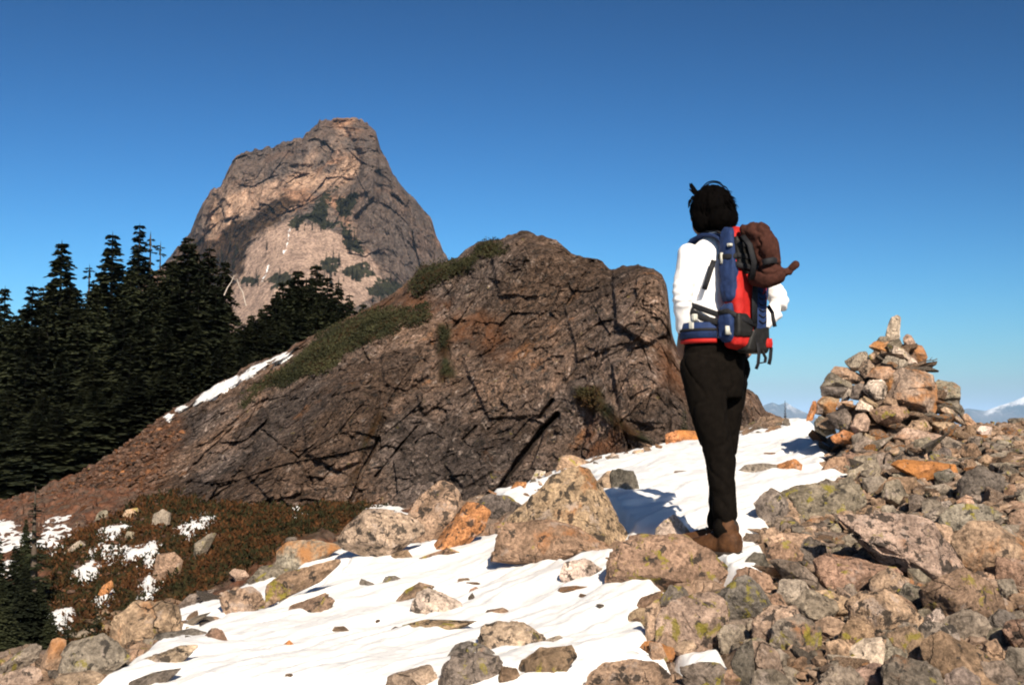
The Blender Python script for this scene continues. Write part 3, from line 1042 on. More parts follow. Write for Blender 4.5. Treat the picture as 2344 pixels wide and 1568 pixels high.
def rock_from_outline(poly, Yc, T, sub, rng, rough=0.05):
    """a stone whose largest cross-section is the traced outline; chamfered in front and behind"""
    pw = at(np.array([p[0] for p in poly], float), np.array([p[1] for p in poly], float), Yc)
    c = pw.mean(0)
    q = (pw - c)[:, [0, 2]]
    area = 0.5 * np.sum(q[:, 0] * np.roll(q[:, 1], -1) - np.roll(q[:, 0], -1) * q[:, 1])
    if area < 0:
        q = q[::-1]
    N, D = [], []
    for i in range(len(q)):
        e = q[(i + 1) % len(q)] - q[i]
        ln = np.hypot(*e)
        if ln < 1e-5:
            continue
        n2 = np.array([e[1], -e[0]]) / ln
        dd = float(n2 @ q[i])
        if dd <= 0.01:
            dd = 0.01
        for sg in (-1, 1):
            b = rng.uniform(0.08, 0.75)
            N.append([n2[0] * math.cos(b), sg * math.sin(b), n2[1] * math.cos(b)])
            D.append(dd * math.cos(b))
    for sg in (-1, 1):
        for k in range(5):
            n = np.array([rng.uniform(-0.75, 0.75), sg, rng.uniform(-0.5, 0.85)])
            n /= np.linalg.norm(n)
            N.append(n)
            reach = float((q @ n[[0, 2]]).max())
            if reach > T:
                n[[0, 2]] *= 0.35 + 0.65 * T / reach
                n /= np.linalg.norm(n)
                reach = float((q @ n[[0, 2]]).max())
            D.append(max(T * rng.uniform(0.60, 1.0) * abs(n[1]), reach * rng.uniform(0.90, 1.0)))
    half = np.array([np.ptp(q[:, 0]) / 2, T, np.ptp(q[:, 1]) / 2])
    v, f = polytope(np.array(N), np.array(D), half, sub, rng, rough)
    return v, f, c


def rock_material(name, S, stain, lichen, black, pale, contrast=1.0, stain_col=(0.40, 0.155, 0.045)):
    m = NT(name)
    tc = m.n('ShaderNodeTexCoord').outputs['Object']
    oi = m.n('ShaderNodeObjectInfo')
    sh = m.n('ShaderNodeVectorMath', operation='ADD')
    r3 = m.n('ShaderNodeCombineXYZ')
    for i, k in enumerate((91.0, 57.0, 133.0)):
        m.l(m.math('MULTIPLY', oi.outputs['Random'], k), r3.inputs[i])
    m.l(tc, sh.inputs[0])
    m.l(r3.outputs[0], sh.inputs[1])
    c, h = rock_layers(m, sh.outputs[0], oi.outputs['Color'], S, stain, lichen, black, pale, stain_col, contrast=1.25 * contrast)
    return m.done(c, 0.92, m.bump(h, 1.0, 0.035), 0.15)


MR = {
    'n': rock_material("rock_weathered", 2.2, 0.60, 0.615, 0.60, 0.58),
    'l': rock_material("rock_yellow_lichen", 2.2, 0.62, 0.555, 0.58, 0.60),
    's': rock_material("rock_black_spotted", 2.6, 0.60, 0.64, 0.545, 0.54),
    'o': rock_material("rock_rusty", 2.0, 0.45, 0.65, 0.64, 0.60, 1.0, (0.46, 0.19, 0.055)),
    'p': rock_material("rock_plain", 2.4, 0.62, 0.68, 0.63, 0.60, 0.95),
}
PAL = {'T': (0.43, 0.29, 0.195), 'P': (0.43, 0.305, 0.225), 'G': (0.275, 0.225, 0.175), 'D': (0.17, 0.14, 0.115), 'O': (0.45, 0.205, 0.085),
       'W': (0.64, 0.51, 0.41), 'B': (0.30, 0.195, 0.13), 'K': (0.05, 0.047, 0.045)}


def grow_down(poly, frac=0.2, least=5):
    v = [p[1] for p in poly]
    top, bot = min(v), max(v)
    h = bot - top
    return [(a, b + max(frac * h, least) * smooth(0.45, 0.9, (b - top) / h)) for a, b in poly]


def put_rock(name, label, cat, pal, mat, poly, Y=None, group=None, deep=1.0, sink=0.2, rough=0.042, seed=0, push=0.0):
    rng = np.random.default_rng(abs(hash((round(poly[0][0], 1), round(poly[0][1], 1), len(poly)))) % 99991 + seed)
    us = [p[0] for p in poly]
    vs = [p[1] for p in poly]
    wpx, hpx = max(us) - min(us), max(vs) - min(vs)
    if Y is None:
        ub = sum(us) / len(us)
        Y = ground_hit(ub, max(vs) - 0.08 * hpx)
        if Y is None:
            Y = ground_hit(ub, max(vs) + 10) or 10.0
    cu_, cv_ = sum(us) / len(us), sum(vs) / len(vs)
    poly = [(cu_ + (a - cu_) * 1.11, cv_ + (b - cv_) * 1.11) for a, b in poly]
    T = 0.48 * math.sqrt(wpx * hpx) / FP * Y * deep
    sub = 6 if wpx > 260 else 5 if wpx > 90 else 4 if wpx > 32 else 3
    v, f, c = rock_from_outline(grow_down(poly, sink), Y + push * T, T, sub, rng, rough)
    o = link(name, mesh_np(name, v, f, MR[mat], False), None, c.tolist())
    col = np.array(PAL[pal]) * rng.uniform(0.88, 1.12) * rng.uniform(0.96, 1.04, 3)
    o.color = (*col.tolist(), 1)
    return tag(o, label, cat, group)


ROCKS_A = [
    ('slab', 'grey lichened slab at the far bottom left corner', 'slab', 'G', 'l', [(-20, 1450), (120, 1360), (210, 1310), (260, 1330), (230, 1400), (100, 1470), (-20, 1510)]),
    ('boulder', 'smooth pinkish block at the left end of the bottom edge', 'boulder', 'P', 'n', [(-30, 1510), (190, 1450), (262, 1480), (240, 1590), (-30, 1590)]),
    ('boulder', 'orange tinted block wedged between pink block and yellow slab', 'boulder', 'T', 'o', [(210, 1480), (270, 1400), (290, 1310), (370, 1275), (415, 1300), (385, 1390), (330, 1500), (250, 1530)]),
    ('slab', 'broad slab with large yellow lichen patches, lower left', 'slab', 'G', 'l', [(380, 1430), (410, 1330), (450, 1300), (620, 1260), (720, 1300), (800, 1390), (640, 1480), (420, 1520), (350, 1500)]),
    ('boulder', 'long crest boulder with tan top beside the dark heather', 'boulder', 'T', 'n', [(690, 1240), (730, 1140), (860, 1050), (1090, 1060), (1110, 1130), (1120, 1200), (1100, 1280), (950, 1310), (760, 1320)]),
    ('boulder', 'tan boulder cut by the bottom edge left of the snow', 'boulder', 'P', 'n', [(330, 1570), (380, 1500), (560, 1480), (650, 1510), (560, 1600), (330, 1600)]),
    ('rock', 'small tan rock at the tip of the yellow lichened slab', 'rock', 'T', 'o', [(780, 1410), (830, 1350), (900, 1345), (885, 1400)]),
    ('boulder', 'black speckled boulder standing in lower left snow', 'boulder', 'P', 's', [(905, 1490), (915, 1400), (1000, 1370), (1130, 1325), (1240, 1320), (1150, 1410), (1050, 1460), (990, 1495)]),
    ('slab', 'dark flat slab in snow at the bottom left', 'slab', 'D', 'n', [(800, 1580), (830, 1510), (960, 1490), (1090, 1440), (1138, 1450), (1080, 1510), (980, 1580)]),
    ('rock', 'brown pointed rock above the dark flat slab', 'rock', 'B', 'n', [(1240, 1310), (1330, 1210), (1390, 1225), (1460, 1330), (1330, 1365)]),
    ('slab', 'flat dark grey slab beside the lichened crest boulder', 'slab', 'D', 'n', [(930, 1310), (1000, 1245), (1200, 1215), (1285, 1240), (1180, 1305)]),
    ('boulder', 'tan boulder with dark right face between two snow tongues', 'boulder', 'T', 's', [(1350, 1060), (1380, 995), (1570, 960), (1625, 1000), (1668, 1070), (1560, 1115), (1440, 1145), (1420, 1100)]),
    ('slab', 'long sloping slab with orange and yellow blotches by the snow edge', 'slab', 'B', 'l', [(1680, 1100), (1700, 930), (1790, 870), (2050, 800), (2110, 790), (2180, 840), (2050, 900), (1880, 1000), (1740, 1095)]),
    ('boulder', 'boulder with orange lichen top next to rust red heather', 'boulder', 'G', 'o', [(1740, 860), (1750, 730), (1800, 675), (1960, 660), (2140, 700), (2020, 770), (1850, 830)]),
    ('rock', 'small rounded pink rock resting at the heather edge', 'rock', 'P', 'p', [(1438, 860), (1470, 838), (1530, 848), (1562, 880), (1490, 915)]),
    ('rock', 'grey lichened rock between heather and boulder with orange lichen', 'rock', 'G', 'l', [(1540, 920), (1640, 825), (1740, 818), (1830, 850), (1700, 905), (1560, 945)]),
    ('rock', 'rounded brown rock half sunk in snow, lower left', 'rock', 'B', 'n', [(1785, 1135), (1830, 1070), (2040, 995), (2092, 1040), (2060, 1090), (1950, 1135), (1830, 1150)]),
    ('rock', 'low brown stone right of half sunk rounded rock', 'rock', 'B', 'p', [(2055, 1112), (2130, 1065), (2205, 1068), (2120, 1122)]),
    ('rock', 'bright orange stone lying on the open snow', 'rock', 'O', 'o', [(1700, 1362), (1815, 1285), (1852, 1330), (1790, 1355)]),
    ('rock', 'low reddish stone on the snow left of the orange stone', 'rock', 'O', 'p', [(1465, 1398), (1520, 1375), (1622, 1382), (1545, 1424)]),
    ('rock', 'grey rock with a snow cap at the heather edge', 'rock', 'G', 'n', [(1100, 1065), (1200, 1000), (1390, 955), (1445, 945), (1400, 1015), (1250, 1048), (1180, 1105)]),
    ('slab', 'thin dark slab showing through snow above the orange stone', 'slab', 'D', 'p', [(1530, 1272), (1610, 1238), (1725, 1250), (1605, 1280)]),
    ('boulder', 'round grey boulder on the heather slope', 'boulder', 'G', 'p', [(955, 570), (965, 500), (1020, 468), (1072, 490), (1062, 545), (990, 590)]),
    ('boulder', 'leaning grey boulder with a yellow foot in the heather', 'boulder', 'G', 'n', [(1215, 760), (1228, 680), (1300, 628), (1365, 610), (1318, 690), (1265, 765)]),
    ('boulder', 'grey block at the top of the heather near the scree', 'boulder', 'G', 'p', [(595, 535), (618, 480), (672, 468), (675, 525)]),
    ('boulder', 'yellowish boulder left of the round grey boulder', 'boulder', 'T', 'l', [(765, 535), (788, 468), (865, 458), (866, 515)]),
    ('slab', 'tilted grey slab among snow patches on the left slope', 'slab', 'G', 'n', [(375, 745), (500, 655), (535, 690), (445, 748)]),
    ('boulder', 'flat topped brown boulder amid the heather', 'boulder', 'B', 'n', [(955, 890), (990, 750), (1100, 735), (1142, 790), (1115, 860), (1000, 892)]),
    ('rock', 'reddish rock leaning above a snow patch, lower heather', 'rock', 'O', 'n', [(600, 1010), (640, 950), (700, 910), (712, 950), (650, 1015)]),
    ('rock', 'small grey rock in the heather near leaning boulder', 'rock', 'G', 'p', [(780, 640), (800, 600), (845, 610), (850, 650)]),
    ('rock', 'dark rock at the heather edge under grey snow capped rock', 'rock', 'D', 'p', [(1785, 680), (1800, 640), (1860, 640), (1862, 682)]),
]
ROCKS_B = [
    ('boulder', 'pinkish left flank boulder of the central rock cluster', 'boulder', 'P', 's', [(190, 640), (260, 560), (350, 475), (560, 500), (680, 560), (720, 680), (620, 750), (480, 730), (310, 830), (240, 800)]),
    ('boulder', 'pointed boulder topping the left central rock cluster', 'boulder', 'T', 's', [(560, 560), (690, 400), (800, 305), (870, 320), (920, 370), (940, 460), (900, 580), (780, 660), (620, 640)]),
    ('boulder', 'orange faced boulder right of the pointed boulder', 'boulder', 'O', 's', [(760, 650), (850, 580), (950, 430), (1040, 430), (1115, 490), (1060, 610), (960, 660), (860, 740)]),
    ('rock', 'lichened rock at snow line below the orange faced boulder', 'rock', 'B', 'l', [(600, 740), (700, 645), (850, 700), (960, 655), (1100, 630), (1160, 610), (1080, 700), (860, 770), (700, 800), (610, 780)]),
    ('rock', 'low brown rock on snow under the pinkish flank boulder', 'rock', 'B', 'p', [(490, 790), (520, 740), (600, 720), (660, 790), (560, 815)]),
    ('boulder', 'dark greenish boulder in the gap between two clusters', 'boulder', 'D', 'l', [(1050, 420), (1120, 375), (1230, 388), (1325, 450), (1280, 510), (1210, 570), (1130, 570), (1080, 490)]),
    ('boulder', 'large peaked boulder with black lichen patches, centre', 'boulder', 'T', 's', [(1210, 600), (1250, 510), (1400, 380), (1520, 270), (1650, 210), (1740, 240), (1830, 370), (1900, 480), (2050, 640), (1960, 700), (1740, 720), (1500, 640)]),
    ('boulder', 'low rounded boulder in front of the large peaked boulder', 'boulder', 'B', 'n', [(1150, 800), (1190, 650), (1260, 560), (1480, 535), (1640, 575), (1760, 640), (1870, 700), (1780, 775), (1600, 785), (1480, 770), (1240, 785)]),
    ('rock', 'dark block standing in the hiker\'s shadow on snow', 'rock', 'D', 'p', [(1900, 385), (1880, 235), (1930, 218), (2025, 232), (2064, 340), (2052, 380)]),  # dark palette puts the head's cast shadow into the stone's colour
    ('rock', 'sunlit rock left of the dark shadowed block', 'rock', 'T', 'n', [(1790, 300), (1860, 228), (1915, 238), (1905, 350), (1880, 370)]),
    ('boulder', 'big flat grey boulder just left of the boots', 'boulder', 'B', 'l', [(1885, 880), (1890, 800), (1955, 680), (2080, 640), (2340, 640), (2480, 720), (2620, 850), (2560, 930), (2400, 960), (2200, 920), (2000, 895)]),
    ('rock', 'pale yellow pointed rock beside the toes of the boots', 'rock', 'W', 'l', [(2150, 690), (2180, 590), (2270, 495), (2330, 555), (2440, 670), (2330, 700)]),
    ('rock', 'white streaked grey rock at the snow edge, centre', 'rock', 'W', 's', [(1570, 880), (1600, 800), (1720, 778), (1865, 870), (1800, 925), (1690, 935), (1620, 940)]),
    ('rock', 'dark triangular stone in snow under the left cluster', 'rock', 'D', 'p', [(290, 980), (318, 900), (390, 928), (435, 975)]),
    ('rock', 'dark rounded stone right of the dark triangular stone', 'rock', 'D', 'n', [(425, 955), (470, 888), (530, 882), (595, 922), (500, 965)]),
    ('slab', 'low brown slab rising behind the grey white rock', 'slab', 'B', 'l', [(500, 1055), (600, 968), (680, 928), (775, 948), (700, 1005), (600, 1035)]),
    ('rock', 'grey white rock in the middle of the snow', 'rock', 'W', 's', [(635, 1090), (668, 990), (740, 955), (830, 1000), (920, 1040), (995, 1120), (860, 1145), (750, 1155)]),
    ('slab', 'long brown slab below the grey white rock', 'slab', 'B', 'l', [(580, 1230), (590, 1150), (740, 1155), (900, 1118), (1030, 1128), (1085, 1152), (960, 1195), (820, 1235), (620, 1262)]),
    ('rock', 'low stone at the right end of the long brown slab', 'rock', 'B', 'p', [(1035, 1155), (1110, 1098), (1200, 1083), (1242, 1100), (1130, 1170)]),
    ('rock', 'tiny lone stone in the open snow, centre', 'rock', 'B', 'n', [(985, 1010), (1000, 968), (1040, 948), (1062, 980), (1020, 1015)]),
    ('boulder', 'tan boulder with black lichen in the lower snow', 'boulder', 'P', 's', [(1065, 1320), (1075, 1208), (1160, 1175), (1330, 1178), (1430, 1250), (1475, 1290), (1400, 1355), (1200, 1360)]),
    ('rock', 'grey stone touching the tan black lichened boulder', 'rock', 'G', 'n', [(1435, 1320), (1490, 1278), (1560, 1255), (1592, 1288), (1500, 1345)]),
    ('rock', 'dark topped rock left of the tan black lichened boulder', 'rock', 'D', 'n', [(850, 1390), (910, 1318), (990, 1295), (1070, 1318), (1150, 1360), (1080, 1420), (960, 1420)]),
    ('boulder', 'blue grey boulder at the bottom edge of the snow', 'boulder', 'G', 'l', [(800, 1590), (840, 1450), (910, 1370), (1050, 1368), (1160, 1390), (1195, 1480), (1150, 1590)]),
    ('boulder', 'smooth pink boulder at the bottom edge', 'boulder', 'P', 'p', [(440, 1590), (520, 1500), (730, 1445), (790, 1490), (780, 1590)]),
    ('boulder', 'smooth tapering brown boulder, lower centre snow', 'boulder', 'B', 'n', [(1300, 1490), (1330, 1410), (1440, 1348), (1620, 1328), (1655, 1390), (1580, 1475), (1480, 1535), (1370, 1550), (1318, 1525)]),
    ('rock', 'brown rock between blue grey and tapering boulders', 'rock', 'B', 'n', [(1180, 1540), (1200, 1448), (1290, 1468), (1325, 1545), (1250, 1590)]),
    ('boulder', 'tan boulder with black crust at the bottom edge', 'boulder', 'T', 's', [(1710, 1590), (1760, 1490), (1850, 1428), (2000, 1415), (2170, 1428), (2245, 1500), (2235, 1590)]),
    ('rock', 'tan rock cut by the bottom edge beside blue grey boulder', 'rock', 'T', 'p', [(880, 1590), (930, 1518), (1010, 1508), (1075, 1590)]),
    ('slab', 'thin grey slab in snow right of tapering boulder', 'slab', 'G', 'p', [(1635, 1385), (1740, 1368), (1835, 1415), (1740, 1418)]),
    ('rock', 'stone at the right snow edge with a snow shelf', 'rock', 'B', 'n', [(2030, 1065), (2080, 1018), (2200, 975), (2212, 1045), (2120, 1090)]),
    ('rock', 'yellow brown rock jutting into the right snow edge', 'rock', 'T', 'l', [(1990, 1185), (2000, 1120), (2050, 1085), (2115, 1090), (2115, 1170)]),
    ('rock', 'upright yellow rock at the right edge of the main snow', 'rock', 'T', 'l', [(2105, 1310), (2100, 1100), (2180, 1028), (2200, 1150), (2185, 1310)]),
    ('rock', 'dark lichened rock above the upright yellow rock', 'rock', 'D', 'l', [(2185, 1045), (2250, 945), (2340, 955), (2385, 1030), (2280, 1070)]),
    ('rock', 'reddish rock at the foot of the upright yellow rock', 'rock', 'B', 'o', [(2070, 1330), (2110, 1288), (2190, 1308), (2285, 1340), (2265, 1400), (2180, 1390)]),
    ('rock', 'yellow lichened rock on the rim below the outcrop', 'rock', 'T', 'l', [(1545, 210), (1570, 135), (1640, 125), (1745, 170), (1720, 205), (1600, 222)]),
    ('rock', 'pale rock on the rim left of yellow lichened rim rock', 'rock', 'W', 'n', [(1385, 268), (1418, 215), (1472, 228), (1465, 275)]),
    ('rock', 'orange stone on the rim in front of the cracked outcrop', 'rock', 'O', 'n', [(1245, 340), (1290, 292), (1352, 298), (1332, 352)]),
    ('rock', 'white stone on the rim left of the orange block', 'rock', 'W', 'p', [(1865, 145), (1888, 108), (1935, 128), (1915, 155)]),
    ('rock', 'small tan stone on the rim near the orange block', 'rock', 'T', 'p', [(1995, 135), (2025, 100), (2085, 90), (2095, 125)]),
]
ROCKS_C = [
    ('rock', 'orange block lying on snow behind the hiker\'s knees', 'rock', 'O', 'o', [(102, 60), (100, -10), (180, -30), (290, -20), (300, 55)]),
    ('boulder', 'lichened boulder with a pointed tip at the snow\'s right edge', 'boulder', 'G', 'l', [(625, 460), (680, 395), (750, 328), (800, 350), (860, 440), (850, 550), (720, 575), (680, 490)]),
    ('slab', 'wide lichened slab right of the pointed tip boulder', 'slab', 'G', 'l', [(820, 370), (920, 328), (1050, 308), (1280, 315), (1340, 420), (1200, 505), (1010, 550), (850, 530)]),
    ('slab', 'largest pale pink slab with dark specks, right foreground', 'slab', 'P', 's', [(1030, 545), (1200, 498), (1400, 505), (1650, 498), (1760, 560), (1840, 680), (1965, 820), (1880, 895), (1690, 955), (1540, 830), (1300, 730), (1100, 650)]),
    ('rock', 'square tan grey block right of the boots', 'rock', 'T', 'n', [(748, 730), (755, 635), (850, 615), (990, 635), (1052, 700), (1042, 800), (930, 815), (800, 770)]),
    ('rock', 'ribbed grey rock below the square tan grey block', 'rock', 'G', 'n', [(715, 800), (800, 780), (920, 800), (1050, 900), (1085, 985), (940, 990), (830, 890)]),
    ('slab', 'long brown slab under the largest pale pink slab', 'slab', 'B', 'n', [(1045, 790), (1130, 745), (1300, 785), (1500, 825), (1565, 880), (1440, 965), (1250, 995), (1100, 950), (1055, 870)]),
    ('slab', 'broad brown slab at the right end below pink slab', 'slab', 'B', 'l', [(1690, 965), (1850, 885), (1970, 845), (2120, 925), (2180, 1010), (2225, 1085), (2100, 1190), (1920, 1210), (1760, 1110)]),
    ('boulder', 'orange tinted boulder at the right edge of the rock field', 'boulder', 'T', 'o', [(1895, 650), (1990, 555), (2150, 555), (2280, 640), (2360, 700), (2360, 890), (2260, 910), (2130, 870), (1980, 810)]),
    ('rock', 'smooth pale pink stone beneath the long brown slab', 'rock', 'W', 'p', [(1445, 935), (1560, 888), (1620, 938), (1605, 995), (1500, 975)]),
    ('boulder', 'tan boulder peppered with black dots', 'boulder', 'T', 's', [(1235, 1060), (1330, 985), (1480, 975), (1580, 1035), (1695, 1140), (1600, 1220), (1450, 1260), (1300, 1200)]),
    ('boulder', 'squarish boulder with yellow lichen at the snow corner', 'boulder', 'P', 'l', [(55, 1120), (130, 1055), (370, 995), (455, 1060), (475, 1130), (455, 1290), (300, 1330), (55, 1300)]),
    ('rock', 'mossy grey rock behind the squarish yellow lichened boulder', 'rock', 'D', 'l', [(365, 1060), (450, 975), (540, 895), (650, 895), (695, 970), (805, 1060), (700, 1130), (500, 1150)]),
    ('boulder', 'pale boulder with black patches, lower right', 'boulder', 'P', 's', [(635, 1160), (740, 1075), (900, 1085), (962, 1200), (955, 1350), (860, 1390), (740, 1310), (650, 1250)]),
    ('rock', 'grey rock wedged left of the pale black patched boulder', 'rock', 'G', 'p', [(465, 1170), (640, 1145), (655, 1200), (565, 1270), (465, 1270)]),
    ('boulder', 'dark brown wedge at the bottom edge, right of centre', 'boulder', 'D', 'p', [(505, 1430), (560, 1328), (630, 1285), (665, 1400), (675, 1590), (555, 1590)]),
    ('slab', 'tan leaning slab against the dark brown wedge', 'slab', 'P', 'n', [(628, 1295), (720, 1305), (800, 1375), (875, 1590), (680, 1590)]),
    ('rock', 'nearly white fin shaped rock near the bottom right', 'rock', 'W', 'p', [(1105, 1440), (1160, 1385), (1330, 1288), (1440, 1276), (1460, 1330), (1425, 1435), (1300, 1490), (1180, 1480)]),
    ('rock', 'pinkish rock under the white fin shaped rock', 'rock', 'P', 'n', [(1245, 1490), (1400, 1428), (1500, 1458), (1620, 1590), (1300, 1590)]),
    ('boulder', 'tan upright boulder right of the white fin rock', 'boulder', 'T', 'l', [(1485, 1245), (1620, 1205), (1700, 1248), (1755, 1400), (1710, 1510), (1600, 1485)]),
    ('boulder', 'massive rust brown boulder in the bottom right corner', 'boulder', 'B', 'n', [(1700, 1300), (1830, 1245), (2000, 1318), (2160, 1418), (2360, 1590), (1800, 1590), (1720, 1430)]),
    ('rock', 'small salmon pink stone on yellow lichened boulder\'s foot', 'rock', 'P', 'p', [(138, 1345), (170, 1298), (262, 1288), (282, 1330), (200, 1388)]),
    ('boulder', 'yellow blotched boulder at the bottom edge by thin snow', 'boulder', 'G', 'l', [(195, 1460), (300, 1428), (420, 1428), (475, 1500), (475, 1590), (228, 1590)]),
    ('rock', 'pale dotted rock left of the broad brown slab', 'rock', 'W', 's', [(1715, 1145), (1810, 1080), (1845, 1150), (1792, 1228), (1718, 1205)]),
    ('boulder', 'dark grey upright block on the right skyline slope', 'boulder', 'D', 'n', [(1925, 410), (1948, 260), (2050, 205), (2205, 268), (2185, 410), (2060, 450)]),
    ('rock', 'vivid orange lichened rock between grey blocks, right', 'rock', 'O', 'o', [(1475, 215), (1560, 155), (1700, 165), (1905, 188), (1902, 275), (1760, 310), (1680, 270), (1550, 250)]),
    ('rock', 'flat lilac grey rock under the vivid orange rock', 'rock', 'G', 'p', [(1645, 378), (1720, 325), (1830, 308), (1925, 350), (1800, 408)]),
    ('boulder', 'grey boulder left of the vivid orange lichened rock', 'boulder', 'G', 'n', [(1225, 258), (1280, 145), (1400, 138), (1445, 230), (1412, 308), (1310, 298)]),
    ('rock', 'orange ended rock lying in the upper snow', 'rock', 'O', 'n', [(785, 255), (800, 185), (900, 148), (945, 190), (945, 245)]),
    ('rock', 'grey stone in the upper snow beside orange ended rock', 'rock', 'G', 'n', [(535, 228), (590, 188), (700, 178), (790, 190), (780, 255), (640, 255)]),
    ('rock', 'brown stone where the upper snow meets the talus', 'rock', 'B', 'n', [(1050, 240), (1120, 145), (1212, 138), (1235, 200), (1180, 250)]),
    ('rock', 'brown speckled rock under the grey boulder, mid right', 'rock', 'B', 'n', [(1405, 358), (1500, 265), (1650, 268), (1695, 340), (1600, 410), (1450, 410)]),
    ('rock', 'grey brown rock above the orange tinted edge boulder', 'rock', 'G', 'l', [(1795, 610), (1830, 495), (1900, 438), (2080, 438), (2185, 500), (2050, 570), (1900, 630)]),
    ('rock', 'small grey block at the far right of the broad slab', 'rock', 'G', 'p', [(2175, 908), (2270, 905), (2305, 1000), (2292, 1055), (2200, 1020)]),
    ('rock', 'reddish brown stone low among blocks, bottom right', 'rock', 'B', 'o', [(865, 1440), (950, 1385), (1012, 1428), (1012, 1498), (920, 1490)]),
    ('rock', 'peach coloured rock left of the black dotted boulder', 'rock', 'T', 'l', [(895, 1090), (980, 995), (1080, 975), (1230, 1028), (1255, 1105), (1100, 1140), (980, 1108)]),
    ('rock', 'yellowish rock left of the squarish lichened boulder', 'rock', 'T', 'l', [(-10, 1300), (60, 1305), (105, 1390), (0, 1410)]),
]
for (nm, lab, cat, pal, mt, q) in ROCKS_A:
    put_rock(nm, lab, cat, pal, mt, A2D(q))
for (nm, lab, cat, pal, mt, q) in ROCKS_B:
    put_rock(nm, lab, cat, pal, mt, B2D(q))
for (nm, lab, cat, pal, mt, q) in ROCKS_C:
    put_rock(nm, lab, cat, pal, mt, C2D(q))

